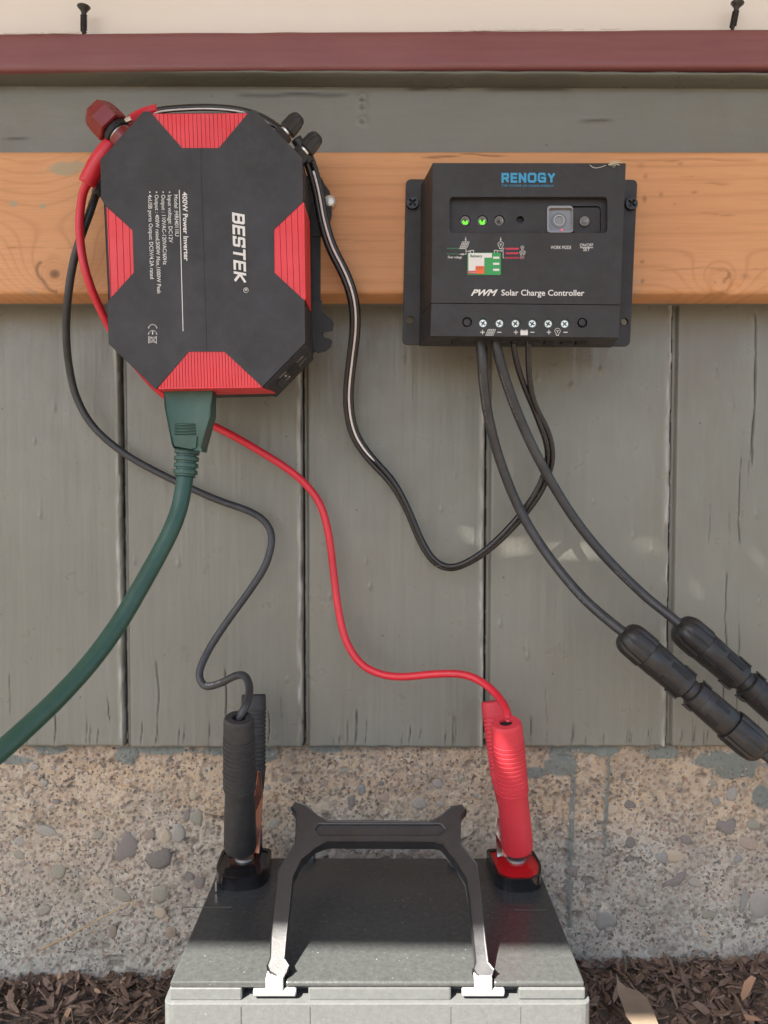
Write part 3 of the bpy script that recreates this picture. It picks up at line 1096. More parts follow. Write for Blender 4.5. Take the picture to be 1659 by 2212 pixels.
def stone(x, z, rx, rz, rot, mi, name='stone'):
    k = random.randrange(len(shapes))
    if (k, mi) not in smesh:
        mm = shapes[k].copy()
        mm.materials.append(STONES[mi])
        smesh[(k, mi)] = mm
    o = bpy.data.objects.new(name, smesh[(k, mi)])
    yv = surf_y(x, z, max(rx, rz) * .7)
    o.location = Vector((x, yv + 0.27 * min(rx, rz) * .8 - .0004, z)) - foot.location
    o.scale = (rx, min(rx, rz) * 0.8, rz)
    o.rotation_euler = (0, rot, 0)
    o.parent = foot
    COL.objects.link(o)


named = [(275, 1830, 26, 36, 0.3, 0), (345, 1850, 34, 30, -0.2, 7), (1305, 1987, 28, 26, 0.1, 3), (1570, 1785, 25, 20, 0.2, 0), (1510, 1835, 10, 9, 0, 1), (1358, 1735, 15, 10, .3, 7),
         (1262, 1942, 14, 8, 0.6, 5), (1480, 1812, 15, 11, .4, 0), (1358, 1816, 12, 14, 0, 7), (1427, 1851, 17, 12, 0.1, 3), (1357, 1852, 9, 7, .2, 7), (1640, 1950, 28, 34, .3, 1), (1605, 1940, 8, 30, .1, 3),
         (1460, 1900, 12, 30, 1.0, 0), (1615, 1820, 26, 16, .4, 6), (1455, 1848, 26, 15, 0, 5), (128, 1880, 16, 20, .3, 4), (173, 1933, 9, 9, 0, 4), (265, 1930, 26, 14, .5, 4), (345, 1930, 22, 20, .2, 4),
         (385, 1800, 16, 22, 0, 1), (325, 1800, 12, 14, .2, 2), (358, 1805, 14, 18, .4, 5), (417, 1716, 9, 13, 0, 5), (425, 1765, 17, 19, 0, 4), (42, 1818, 13, 10, .2, 1), (100, 1795, 24, 12, .2, 1),
         (210, 1805, 12, 10, 0, 4), (95, 1965, 18, 11, -.4, 4), (430, 1905, 15, 16, 0, 0), (404, 1762, 8, 14, .3, 0), (370, 2015, 14, 18, 0, 2), (245, 2010, 10, 16, .2, 2), (1280, 1980, 10, 10, 0, 1),
         (760, 1730, 10, 16, 0, 0), (780, 1705, 11, 13, 0, 3), (830, 1722, 14, 12, 0, 6), (700, 1690, 10, 8, 0, 6), (905, 1735, 20, 15, .2, 1), (945, 1690, 12, 10, 0, 1), (1320, 1745, 16, 14, 0, 5),
         (1625, 1780, 18, 12, .4, 4), (1580, 1715, 14, 18, .2, 1), (1545, 1730, 10, 10, 0, 3), (1500, 1905, 18, 10, .5, 1), (1235, 1880, 14, 12, 0, 0), (1390, 1950, 15, 10, 0, 4), (1530, 1975, 16, 12, .2, 4),
         (800, 1870, 20, 16, 0, 1), (870, 1850, 14, 12, .4, 0), (940, 1868, 16, 12, 0, 6), (760, 1850, 18, 12, .3, 3), (690, 1825, 10, 10, 0, 2)]
for (u, v, ru, rv, rot, mi) in named:
    x, z = pu(u, v)
    stone(x, z, ru * S72, rv * S72, rot, mi)
pts = []
cnt = 0
while cnt < 170:
    u = random.uniform(-40, 1700)
    v = 1650 + 400 * random.random() ** 0.75
    if 500 < u < 1130 and v > 1860: continue
    r = random.choice((3.5, 4, 4.5, 5, 5.5, 6, 6.5, 7, 9, 12)) * (0.75 + 0.4 * (v - 1650) / 400)
    if any((u - a) ** 2 + (v - b) ** 2 < (r + c) ** 2 * 1.0 for a, b, c in pts): continue
    if any((u - q[0]) ** 2 + (v - q[1]) ** 2 < (r + q[2]) ** 2 * .8 for q in named): continue
    pts.append((u, v, r))
    x, z = pu(u, v)
    stone(x, z, r * S72 * random.uniform(.9, 1.5), r * S72 * random.uniform(.7, 1.05), random.uniform(-1, 1), random.choice((0, 1, 2, 3, 4, 4, 5, 6, 1, 1)))
    cnt += 1
# fine grit too small to count
for gi, mi in enumerate((0, 2, 5, 7)):
    mb = MB()
    for k in range(700):
        x = random.uniform(-.46, .46)
        z = zbot_pl - 0.004 - 0.2 * random.random() ** 0.9
        r = random.uniform(0.0007, 0.0021)
        y = surf_y(x, z)
        a0 = random.random() * 6
        ring = [(x + r * math.cos(a0 + i * 1.2566) * random.uniform(.7, 1.3), y + 0.0004, z + r * math.sin(a0 + i * 1.2566) * random.uniform(.7, 1.2)) for i in range(5)]
        mb.add(ring + [(x, y - r * 0.7, z)], [(i, (i + 1) % 5, 5) for i in range(5)])
    o = mb.build('grit', STONES[mi], foot)
    o['kind'] = 'stuff'

# ------------------------------------------------------------------ mulch
def chips(name, n, xr, yr, smin, smax, seed, lift=0.0):
    r = np.random.default_rng(seed)
    V = []; Fc = []; T = []
    for k in range(n):
        x = r.uniform(*xr); y = yr[1] - (yr[1] - yr[0]) * r.random() ** 1.2
        L = r.uniform(smin, smax); wd = L * r.uniform(0.12, 0.38); th = L * r.uniform(.03, .10)
        z = float(ground_z(np.array(x), np.array(min(y, 0)))) + r.uniform(-.002, .012) + lift
        a = r.uniform(0, math.pi); b = r.normal(0, .38); c = r.normal(0, .5)
        R = Matrix.Rotation(a, 3, 'Z') @ Matrix.Rotation(b, 3, 'Y') @ Matrix.Rotation(c, 3, 'X')
        pr = [(-L / 2, -wd * r.uniform(.0, .3)), (-L * .2, -wd / 2 * r.uniform(.7, 1.2)), (L * .25, -wd / 2), (L / 2, -wd * r.uniform(-.3, .1)), (L * .2, wd / 2 * r.uniform(.6, 1.2)), (-L * .25, wd / 2)]
        bend = r.uniform(-.12, .12) * L
        k0 = len(V)
        for s in (1, -1):
            for (px_, py_) in pr:
                V.append(tuple(Vector((x, min(y, 0.0), z)) + R @ Vector((px_, py_, s * th / 2 + bend * (2 * px_ / L) ** 2))))
        Fc.append((k0, k0 + 1, k0 + 2, k0 + 3, k0 + 4, k0 + 5))
        Fc.append((k0 + 11, k0 + 10, k0 + 9, k0 + 8, k0 + 7, k0 + 6))
        for i in range(6):
            j = (i + 1) % 6
            Fc.append((k0 + j, k0 + i, k0 + 6 + i, k0 + 6 + j))
        T += [min(1, max(0, r.normal(.42, .24)))] * 12
    me = bpy.data.meshes.new(name)
    me.from_pydata(V, [], Fc)
    at = me.attributes.new('tone', 'FLOAT', 'POINT')
    at.data.foreach_set('value', np.array(T, np.float32))
    me.materials.append(M['mulch'])
    o = bpy.data.objects.new(name, me)
    COL.objects.link(o)
    return o


o = chips('wood_mulch', 20000, (-0.60, 0.60), (-0.36, 0.004), 0.004, 0.021, 4)
tag(o, 'brown shredded bark mulch banked against the footing', 'mulch', kind='stuff')
o = chips('wood_mulch', 5000, (-1.6, 1.6), (-1.6, -0.3), 0.015, 0.05, 5)
tag(o, 'brown shredded bark mulch spread out before the wall', 'mulch', kind='stuff')


# a few pieces one can pick out
def flatpiece(name, pts, D, th, mat, label, cat, curl=0.0, tilt=0.5, group=None):
    p0 = P(pts[0][0], pts[0][1], D)
    n = Vector((0, -math.cos(tilt), math.sin(tilt)))
    L = [PP(u, v, p0, n) for (u, v) in pts]
    c = sum(L, Vector()) / len(L)
    L = [p + n * curl * ((p - c).length ** 2) for p in L]
    o = MB().poly([L], lambda p: p - n * th).build(name, mat)
    return tag(o, label, cat, group)


leafm = plastic('dry_leaf', (0.17, 0.125, 0.085), 0.6, var=0.25, gb=0.3, grain=300)
chipm = plastic('pale_wood_chip', (0.27, 0.16, 0.095), 0.75, var=0.3, gb=0.4, grain=500)
flatpiece('dry_leaf', [(1329, 2106), (1336, 2122), (1352, 2134), (1378, 2142), (1396, 2156), (1408, 2178), (1418, 2206), (1428, 2240), (1404, 2250), (1376, 2238), (1366, 2214), (1352, 2196), (1344, 2170), (1333, 2146)], 0.640, 0.0008, leafm,
          'dry tan leaf lying on the mulch beside the right side of the battery', 'leaf', curl=6.0, tilt=1.0)
flatpiece('wood_chip', [(1608, 2120), (1622, 2107), (1634, 2112), (1616, 2150), (1604, 2162), (1600, 2148)], 0.640, 0.002, chipm, 'pale orange sliver of wood upright in the mulch at the far right', 'wood chip', tilt=.9)
flatpiece('wood_chip', [(1606, 2190), (1634, 2196), (1645, 2204), (1612, 2202)], 0.624, 0.002, chipm, 'short flat orange wood sliver low in the mulch at the right corner', 'wood chip', tilt=.9)
pth = catmull([P(86, 2052, .700), P(150, 2020, .708), P(220, 1982, .712), P(289, 1944, .716)], 5)
o = MB().tube(pth, [0.0009 - 0.0005 * i / len(pth) for i in range(len(pth))], 6).build('dry_stalk', M['straw'], smooth=True)
tag(o, 'thin dry grass stalk leaning on the concrete at the left', 'stalk')

# ------------------------------------------------------------------ timber board
D_TB = 0.662
zb0 = P(829, 634, D_TB).z
zb1 = P(829, 326, D_TB).z
xs = np.arange(-0.62, 0.62, 0.00115)
zs = np.linspace(zb0, zb1, 112)
X, Z = np.meshgrid(xs, zs)
kn = P(118, 592, D_TB)
kn2 = P(1555, 608, D_TB)
fld = Z * 1.0 + 0.010 * (fbm(X * 3.2, Z * 9, 3, 301) - .5)
grain = np.zeros_like(X)
base = fld * 75 + 2.2 * (fbm(X * 2.0, Z * 12, 3, 305) - .5)
for (kx, kz, A, R) in ((kn.x, kn.z, 3.6, 0.035), (kn.x - .02, kn.z + 0.10, 3.0, .07), (kn2.x, kn2.z, 1.8, .02)):
    d = np.hypot((X - kx) / 1.25, (Z - kz))
    base = base + A * np.exp(-(d / R) ** 2) * 2.0
fr_ = base - np.floor(base)
grain = np.clip((np.abs(fr_ - 0.5) * 2 - 0.55) / 0.45, 0, 1) ** 2 * (0.35 + 0.65 * fbm(X * 5, Z * 40, 3, 311))
d = np.hypot((X - kn.x) / 1.15, Z - kn.z)
rings = 0.5 + 0.5 * np.sin(d * 1900 + 3 * fbm(X * 90, Z * 90, 2, 7))
inr = np.clip((0.017 - d) / 0.006, 0, 1)
grain = grain * (1 - inr) + inr * (0.15 + 0.5 * rings)
knot = np.exp(-(np.hypot((X - kn.x) / 1.2, Z - kn.z) / 0.0038) ** 4) * 0.9
# dark crescent split left of the knot
p1 = P(96, 612, D_TB)
ang = np.arctan2(Z - kn.z, X - kn.x)
cres = np.exp(-((d - 0.0125 - 0.002 * np.sin(ang * 3)) / 0.0013) ** 2) * (np.cos(ang - math.radians(205)) > 0.35)
knot = np.maximum(knot, cres * .75)
# splits along the top edge and elsewhere
Y = np.full_like(X, CAMY + D_TB)
Y += 0.0006 * (fbm(X * 10, Z * 90, 3, 320) - .5)
for (ua, ub, v, wv, am) in ((905, 1000, 338, .0008, .8), (985, 1100, 333, .0008, .8), (930, 960, 345, .0007, .7), (1325, 1640, 344, .0006, .45), (0, 110, 533, .0004, .5), (110, 195, 537, .0004, .4), (1430, 1480, 347, .001, .5),
                            (700, 880, 520, .0004, .3), (1500, 1600, 462, .0005, .35), (1400, 1659, 580, .0005, .35), (690, 860, 430, .0005, .3)):
    a = P(ua, v, D_TB); b = P(ub, v, D_TB)
    cen = a.z + 0.0030 * (vnoise(X * 55, X * 0, ua) - .5)
    m = np.clip((X - a.x) / .01, 0, 1) * np.clip((b.x - X) / .01, 0, 1)
    gs = np.exp(-((Z - cen) / wv) ** 2) * m
    knot = np.maximum(knot, gs * am)
    Y += 0.0016 * gs * am
# specks and dents
for (u, v, ru, rv, am) in ((1392, 429, 4, 7, .6), (1428, 420, 3, 5, .5), (1500, 415, 6, 2.5, .5), (1458, 441, 3, 2, .5), (1387, 565, 4, 3, .7), (1388, 607, 3, 4, .8), (1395, 380, 4, 5, .4), (270, 428, 4, 5, .5),
                           (240, 455, 8, 3, .35), (1610, 596, 9, 5, .4), (1545, 395, 20, 2, .4), (1560, 398, 14, 2, .35), (1470, 353, 5, 3, .4), (1385, 355, 8, 8, .25), (255, 405, 4, 9, .5), (330, 500, 10, 3, .35)):
    p = P(u, v, D_TB)
    s = D_TB / F
    e = np.exp(-(((X - p.x) / (ru * s)) ** 2 + ((Z - p.z) / (rv * s)) ** 2))
    knot = np.maximum(knot, e * am)
    Y += 0.0008 * e
smear = np.zeros_like(X)
for (u, v, ru, rv) in ((145, 352, 42, 16), (33, 352, 0.1, 0.1), (92, 445, 8, 8), (30, 440, 12, 9), (165, 345, 25, 12), (1330, 372, 12, 9)):
    p = P(u * (1 if u > 60 else 1), v + (20 if u == 145 or u == 165 else 0) - (8 if u in (145, 165) else 0), D_TB)
    s = D_TB / F
    dd = np.hypot((X - p.x) / (ru * s), (Z - p.z) / (rv * s)) + .9 * (fbm(X * 80, Z * 80, 3, 55) - .5)
    smear = np.maximum(smear, np.clip((1 - dd) / .25, 0, 1) * .75)
# second knot: a broken lump standing proud, with a dark hollow to its right
dk = np.hypot((X - kn2.x), (Z - kn2.z) * .9)
lump = np.clip((0.0115 - dk) / 0.004, 0, 1)
cr_n = fbm(X * 260, Z * 260, 3, 66)
Y -= 0.0032 * lump * (0.4 + 1.1 * cr_n)
knot = np.maximum(knot, lump * np.clip((cr_n - .55) * 4, 0, .6))
grain = grain * (1 - lump)
dh = np.hypot((X - kn2.x - .013) / 1.2, (Z - kn2.z + .006))
Y += 0.0022 * np.clip((0.007 - dh) / .004, 0, 1)
# eased corners
Y += 0.0030 * (np.exp(-(Z - zb0) / 0.0018) + np.exp(-(zb1 - Z) / 0.0014))
Y += 0.0006 * (Z - zb0 < 0.012)
tb = empty('timber_board', (0, CAMY + D_TB, zb0), 'bare orange pine board with knots that carries both devices', 'board')
grid_mesh('pine_board', X, Z, Y, M['wood'], tb, {'grain': grain, 'knot': knot, 'smear': smear}, depth=CAMY + D_FR - 0.0005)

# ------------------------------------------------------------------ lettering
def text_mesh(s, offset=0.0, shear=0.0, spacing=1.0):
    cu = bpy.data.curves.new('t', 'FONT')
    cu.body = s
    cu.size = 1.0
    cu.offset = offset
    cu.shear = shear
    cu.space_character = spacing
    cu.fill_mode = 'FRONT'
    cu.resolution_u = 3
    ob = bpy.data.objects.new('t', cu)
    COL.objects.link(ob)
    bpy.context.view_layer.update()
    dg = bpy.context.evaluated_depsgraph_get()
    me = ob.evaluated_get(dg).to_mesh()
    V = [v.co.copy() for v in me.vertices]
    Fc = [tuple(p.vertices) for p in me.polygons]
    ob.evaluated_get(dg).to_mesh_clear()
    bpy.data.objects.remove(ob)
    bpy.data.curves.remove(cu)
    return V, Fc


CAPH = max(v.y for v in text_mesh('H')[0])


def lettering(s, o, ux, uy, width, cap, mat, parent, offset=0.0, shear=0.0, spacing=1.0, name='lettering', into=None):
    """o: baseline start, ux: reading direction, uy: up direction (both world unit vectors), width and cap height in metres"""
    V, Fc = text_mesh(s, offset, shear, spacing)
    if not V: return
    x0 = min(v.x for v in V); x1 = max(v.x for v in V)
    sx = width / (x1 - x0)
    sy = cap / CAPH
    W_ = [Vector(o) + Vector(ux) * ((v.x - x0) * sx) + Vector(uy) * (v.y * sy) for v in V]
    if into is not None:
        into.add(W_, Fc)
        return
    return mesh(name, W_, Fc, mat, parent)


GLY = {
 'R': (0.86, [[(0, 0), (0, 1)], [(0, 1), (.62, 1), (.74, .90), (.74, .58), (.62, .46), (0, .46)], [(.40, .46), (.76, 0)]]),
 'E': (0.72, [[(.62, 1), (0, 1), (0, 0), (.62, 0)], [(0, .5), (.56, .5)]]),
 'N': (0.88, [[(0, 0), (0, 1)], [(0, 1), (.74, 0)], [(.74, 0), (.74, 1)]]),
 'O': (1.02, [[(.16, 0), (0, .18), (0, .82), (.16, 1), (.74, 1), (.90, .82), (.90, .18), (.74, 0), (.16, 0)]]),
 'G': (0.98, [[(.84, .82), (.70, 1), (.16, 1), (0, .82), (0, .18), (.16, 0), (.84, 0), (.84, .46), (.46, .46)]]),
 'Y': (0.82, [[(0, 1), (.38, .46), (.76, 1)], [(.38, .48), (.38, 0)]]),
 'B': (0.82, [[(0, 0), (0, 1), (.56, 1), (.66, .90), (.66, .62), (.56, .52), (0, .52)], [(.56, .50), (.68, .40), (.68, .12), (.58, 0), (0, 0)]]),
 'S': (0.80, [[(.66, .86), (.66, 1), (.06, 1), (0, .92), (0, .58), (.08, .51), (.58, .49), (.66, .42), (.66, .08), (.60, 0), (0, 0), (0, .14)]]),
 'T': (0.80, [[(0, 1), (.70, 1)], [(.35, 1), (.35, 0)]]),
 'K': (0.80, [[(0, 0), (0, 1)], [(.66, 1), (.06, .50), (.68, 0)]]),
}


def strokes(word, o, ux, uy, width, cap, t, mat, parent, shear=0.0, nrm=(0, -1, 0)):
    """block capitals drawn as broad strokes, t is the stroke width over the cap height"""
    mb = MB()
    ux = Vector(ux); uy = Vector(uy); nrm = Vector(nrm)
    k = 0
    cw = {c: max(p[0] for pl in GLY[c][1] for p in pl) for c in word}
    gap = 0.13 * cap
    sx = (width - shear * cap * .6 - len(word) * t * cap - (len(word) - 1) * gap) / sum(cw[c] for c in word)
    adv = 0.0
    for c in word:
        for pl in GLY[c][1]:
            for (a, b) in zip(pl[:-1], pl[1:]):
                A = Vector((adv + a[0] * sx + t * cap / 2, t * cap / 2 + a[1] * cap * (1 - t)))
                B = Vector((adv + b[0] * sx + t * cap / 2, t * cap / 2 + b[1] * cap * (1 - t)))
                d = (B - A).normalized()
                hw = t * cap / 2
                n = Vector((-d.y, d.x)) * hw
                A = A - d * hw * (1.0 if abs(d.x) < .1 or abs(d.y) < .1 else .45)
                B = B + d * hw * (1.0 if abs(d.x) < .1 or abs(d.y) < .1 else .45)
                q = [A + n, A - n, B - n, B + n]
                # clip to the cap height band
                q = [Vector((p.x, min(cap, max(0, p.y)))) for p in q]
                mb.add([Vector(o) + ux * (p.x + p.y * shear) + uy * p.y + nrm * (.00002 * k) for p in q], [(0, 1, 2, 3)])
                k += 1
        adv += cw[c] * sx + t * cap + gap
    return mb.build('lettering', mat, parent)


# ------------------------------------------------------------------ charge controller
ctrl = empty('charge_controller', P(1118, 744, D_TB), 'black solar charge controller with a blue name, two green lights and wires leaving its bottom', 'controller')
DC = 0.612          # front face
DCb = D_TB - 0.004  # flange face


def blend_back(dY, k):
    c = P(1128, 560, DC)

    def f(p):
        return Vector((c.x + (p.x - c.x) * k, p.y + dY, p.z))
    return f


fl_out = [Vector(q) for q in [(1377, 388), (877, 387), (869, 744), (1361, 748)]]
fl_out = roundpoly([tuple(q) for q in fl_out], 12, 4)
outer = [P(q[0], q[1], DCb) for q in fl_out]
holes = [circ(886.6, 691, 8, DCb, 14), circ(1349, 694.6, 8, DCb, 14)]
MB().poly([outer] + holes, yb(0.0028)).build('mounting_plate', M['ctrl_black'], ctrl, bevel=0.0004, seg=1)

front = [(1352, 352.6), (935, 352), (930.2, 725.5), (1336, 729)]
wn = rrect(971, 425, 1312, 503.5, 9, DC, 4)
fo_ = [P(u, v, DC) for u, v in front]
# body in two pieces: upper cover and terminal cover, split by the seam
seamL, seamR = (932, 655), (1339.5, 659)


def side_back(p):
    # walls flare out to the plate
    c = P(1128, 560, DC)
    q = Vector((c.x + (p.x - c.x) * 1.10, CAMY + DCb, p.z))
    return q


up = [P(*front[0], DC), P(*front[1], DC), P(seamL[0], seamL[1] - 1.0, DC), P(seamR[0], seamR[1] - 1.0, DC)]
MB().poly([up, wn], side_back, cap=False).build('upper_cover', M['ctrl_black'], ctrl, bevel=0.0006, angle=50)
# recess floor with its walls (walls come from the cover's hole)
DR = DC + 0.006
rf = [P(u, v, DC) + Vector((0, 0.006, 0)) for (u, v) in ((1316, 421), (967, 421), (967, 507), (1316, 507))]
ledpos = [(1006.6, 470.8), (1044, 470.8), (1081, 470.8)]
hl = [[q + Vector((0, .006, 0)) for q in circ(u, v, 12, DC, 18)] for u, v in ledpos]
hl += [[q + Vector((0, .006, 0)) for q in circ(1126.6, 469, 8.5, DC, 18)], [q + Vector((0, .006, 0)) for q in rrect(1184, 439, 1303, 499, 9, DC, 3)]]
MB().poly([rf] + hl, yb(0.004)).build('display_recess', M['ctrl_black'], ctrl)
for i, (u, v) in enumerate(ledpos):
    c = P(u, v, DC) + Vector((0, 0.0085, 0))
    r = 11.5 * DC / F
    l_ = MB().lathe(c, (0, -1, 0), [(0, r), (0.0015, r * .96), (0.0024, r * .75), (0.0012, r * .55), (0.0006, r * .2), (0.0006, 0.0001)], 20).build('indicator_light', M['lens'], ctrl, smooth=True)
    tag(l_, ('left indicator light, lit bright green', 'middle indicator light, lit green', 'right indicator light, unlit')[i])
    MB().lathe(c, (0, -1, 0), [(0.0014, r * .16), (0.0022, r * .14), (0.0023, 0.0001)], 8).build('light_core', M['deep'], l_)
    if i < 2:
        g_ = MB()
        for a_, rr, s_ in ((-90, .42, .26), (-45, .40, .2), (-135, .42, .2), (-65, .62, .18), (-115, .60, .18), (0 if i else 200, .34, .17), (180 if i else -20, .38, .16)):
            a2 = math.radians(a_)
            pc = c + Vector((math.cos(a2) * rr * r, -0.0018, math.sin(a2) * rr * r))
            g_.lathe(pc, (0, -1, 0), [(0, r * s_), (0.0007, r * s_ * .8), (0.0009, 0.0001)], 8)
        g_.build('green_glow', M['led_green'], l_)
MB().lathe(P(1126.6, 469, DC) + Vector((0, 0.0102, 0)), (0, -1, 0), [(0, 0.004), (0.0004, 0.0039), (.0005, .0001)], 16).build('dark_socket', M['deep'], ctrl)
# button bay
MB().poly([[q + Vector((0, .011, 0)) for q in rrect(1180, 436, 1306, 502, 8, DC, 3)]], yb(0.001)).build('button_bay', M['deep'], ctrl)
wn_ = MB()
cb = [q + Vector((0, .0045, 0)) for q in rrect(1184.5, 440, 1241, 498.5, 7, DC, 4)]
cbi = [q + Vector((0, .0045, 0)) for q in rrect(1188.5, 444.5, 1240, 494, 5, DC, 4)]
wn_.poly([cb, cbi], yb(0.006))
wn_.build('window_frame', plastic('cloudy_clear_plastic', (0.26, 0.25, 0.25), 0.15, gb=0), ctrl, bevel=0.0003, seg=1)
MB().poly([[q + Vector((0, .0075, 0)) for q in rrect(1187, 443, 1241, 496, 5, DC, 4)]], yb(0.001)).build('display_window', plastic('display_window', (0.20, 0.19, 0.18), 0.12, gb=0, coat=.5), ctrl)
for rr, dz in ((17, .0072), (12, .0066)):
    ring = circ(1212, 470, rr, DC, 22)
    rin = circ(1212, 470, rr - 2, DC, 22)
    MB().poly([[q + Vector((0, dz, 0)) for q in ring], [q + Vector((0, dz, 0)) for q in rin]], yb(0.0006)).build('window_ring', M['grey_print' if rr == 12 else 'lens'], ctrl)
MB().poly([[q + Vector((0, .0066, 0)) for q in circ(1218, 491, 2.2, DC, 8)]], yb(0.0006)).build('red_segment', M['led_red'], ctrl)
MB().poly([[q + Vector((0, .0075, 0)) for q in rrect(1241, 441, 1302, 497, 6, DC, 3)]], yb(0.001)).build('button_plate', M['ctrl_black'], ctrl)
c = P(1267.4, 472, DC) + Vector((0, 0.0075, 0))
MB().lathe(c, (0, -1, 0), [(0, .0043), (0.0015, .0042), (0.0022, .0034), (0.0015, .0024), (.0015, .0001)], 20).build('push_button', M['lens'], ctrl, smooth=True)

# terminal cover with round screw wells
tc = [P(seamR[0], seamR[1] + 0.6, DC), P(seamL[0], seamL[1] + 0.6, DC), P(*front[2], DC), P(*front[3], DC)]
tx = [1043.7, 1079.3, 1113.9, 1150.3, 1184.9, 1220.5]
wells = [circ(x, 697.5 + (x - 1043) * .008, 10.6, DC, 18) for x in tx] + [circ(1009, 695.7, 11, DC, 18), circ(1258, 697.5, 11, DC, 18)]
tco = MB().poly([tc] + wells, side_back, cap=False)
# walls of wells must not flare: rebuild them as short tubes on top of the flared ones
tc_o = MB()
flt = tessellate_polygon([[Vector(p) for p in l] for l in [tc] + wells])
pts_all = [Vector(p) for l in [tc] + wells for p in l]
tf = []
for t in flt:
    a, b, c_ = [pts_all[i] for i in t]
    if (b - a).cross(c_ - a).y > 0: t = (t[0], t[2], t[1])
    tf.append(t)
tc_o.add(pts_all, tf)
bk = [side_back(p) for p in tc]
tc_o.add(list(tc) + bk, [((i + 1) % 4, i, 4 + i, 4 + (i + 1) % 4) for i in range(4)])
for wl in wells:
    n_ = len(wl)
    b2 = [p + Vector((0, 0.004, 0)) for p in wl]
    tc_o.add(list(wl) + b2, [(i, (i + 1) % n_, n_ + (i + 1) % n_, n_ + i) for i in range(n_)])
tc_o.build('terminal_cover', M['ctrl_black'], ctrl)
MB().poly([[q + Vector((0, .0035, 0)) for q in rrect(990, 682, 1280, 712, 3, DC, 2)]], yb(0.001)).build('terminal_floor', M['deep'], ctrl)


def cross_screw(c, r, mat, parent, name, slot=None, h=0.0018, ang=None, rim=None):
    """pan head with a cross recess, facing the camera"""
    a0 = random.uniform(0, 1.5) if ang is None else ang
    w_ = 0.17 * r
    l_ = 0.66 * r
    cross = []
    for k in range(4):
        a = a0 + k * math.pi / 2
        ux = Vector((math.cos(a), 0, math.sin(a)))
        uy = Vector((-math.sin(a), 0, math.cos(a)))
        cross += [c + ux * l_ - uy * w_, c + ux * l_ + uy * w_, c + (ux + uy) * w_]
    outer = [c + Vector((math.cos(2 * math.pi * k / 20), 0, math.sin(2 * math.pi * k / 20))) * r * .9 for k in range(20)]
    mb = MB()
    sh = Vector((0, -h, 0))
    fl_ = [[p + sh for p in outer], [p + sh for p in cross]]
    mb.poly(fl_, yb(h * .8), cap=False)
    n_ = 20
    rim_ = [c + Vector((math.cos(2 * math.pi * k / 20), 0, math.sin(2 * math.pi * k / 20))) * r for k in range(20)]
    mb.add([p + sh for p in outer] + [p + Vector((0, -h * .35, 0)) for p in rim_] + rim_, [((k + 1) % n_, k, n_ + k, n_ + (k + 1) % n_) for k in range(n_)] + [(n_ + (k + 1) % n_, n_ + k, 2 * n_ + k, 2 * n_ + (k + 1) % n_) for k in range(n_)])
    o = mb.build(name, mat, parent)
    fl2 = MB().poly([[c + (p - c) * 1.15 + Vector((0, -h * .25, 0)) for p in cross]], yb(0.0002)).build('cross_slot', slot or M['deep'], o)
    return o


dk_slot = plastic('slot_metal', (0.10, 0.09, 0.075), 0.5, metallic=.5, gb=0)
for i, x in enumerate(tx):
    c = P(x, 697.8 + (x - 1043) * .008, DC) + Vector((0, 0.0030, 0))
    s_ = cross_screw(c, 8.4 * DC / F, M['zinc'], ctrl, 'terminal_screw', slot=dk_slot)
    ro = circ(x, 697.5 + (x - 1043) * .008, 10.4, DC, 18)
    ri = circ(x, 697.5 + (x - 1043) * .008, 8.6, DC, 18)
    MB().poly([[q + Vector((0, .0012, 0)) for q in ro], [q + Vector((0, .0012, 0)) for q in ri]], yb(0.002)).build('screw_collar', M['termgreen'], ctrl)
for u in (1009, 1258):
    c = P(u, 696.2, DC) + Vector((0, 0.003, 0))
    MB().lathe(c, (0, -1, 0), [(0, 7.4 * DC / F), (.0026, 7.3 * DC / F), (.0028, .0001)], 18).build('blind_plug', M['ctrl_black'], ctrl)
for (u, v, an) in ((891, 440, .75), (1362.4, 441.7, .9)):
    cross_screw(P(u, v, DCb) + Vector((0, -0.0001, 0)), 14 * DCb / F, M['steel_dark'], ctrl, 'mounting_screw', ang=an, h=0.003)
for k in (988, 1048, 1085, 1118, 1155, 1190, 1226, 1258):
    # cable slots in the underside
    zz = P(1100, 736.5, DC + .022).z
    zu = P(k, 728 + (k - 940) * .008, DC).z
    d0 = MB()
    a = P(k - 11, 730, DC + .016).x; b = P(k + 11, 730, DC + .016).x
    d0.box((a, CAMY + DC + .018, zu - 0.0012), (b, CAMY + DC + .026, zu + 0.0015))
    d0.build('cable_slot', M['deep'], ctrl)
# print ---------------------------------------------------------------
ex = Vector((1, 0, 0)); ez = Vector((0, 0, 1))
YP = Vector((0, -0.00025, 0))
sC = DC / F


def cprint(s, u0, u1, vb, cap, mat, **kw):
    a = P(u0, vb, DC)
    b = P(u1, vb + (u1 - u0) * 0.004, DC)
    d = (b - a)
    return lettering(s, a + YP, d.normalized(), ez, d.length, cap * sC, mat, ctrl, **kw)


strokes('RENOGY', P(1083, 395.3, DC) + YP, ex, ez, 114 * sC, 20.8 * sC, .235, M['blue_print'], ctrl)
cprint('THE FUTURE OF CLEAN ENERGY', 1083.5, 1196, 403.5, 4.4, M['blue_print'], offset=0.004, shear=0.15, spacing=1.2)
cprint('WORK MODE', 1189.5, 1233.5, 538, 6.8, M['white_print'], offset=0.0)
cprint('ON/OFF', 1252.5, 1281, 533, 6.6, M['white_print'], offset=0.0)
cprint('SET', 1259.5, 1274, 542.5, 6.6, M['white_print'], offset=0.0)
cprint('PWM', 1017, 1075, 638.5, 12.5, M['white_print'], offset=0.03, shear=0.45)
cprint('Solar Charge Controller', 1083, 1262, 638.3, 12, M['white_print'], offset=0.014)
cprint('Over voltage', 967.3, 997.5, 558, 4.8, M['white_print'], offset=0.01)


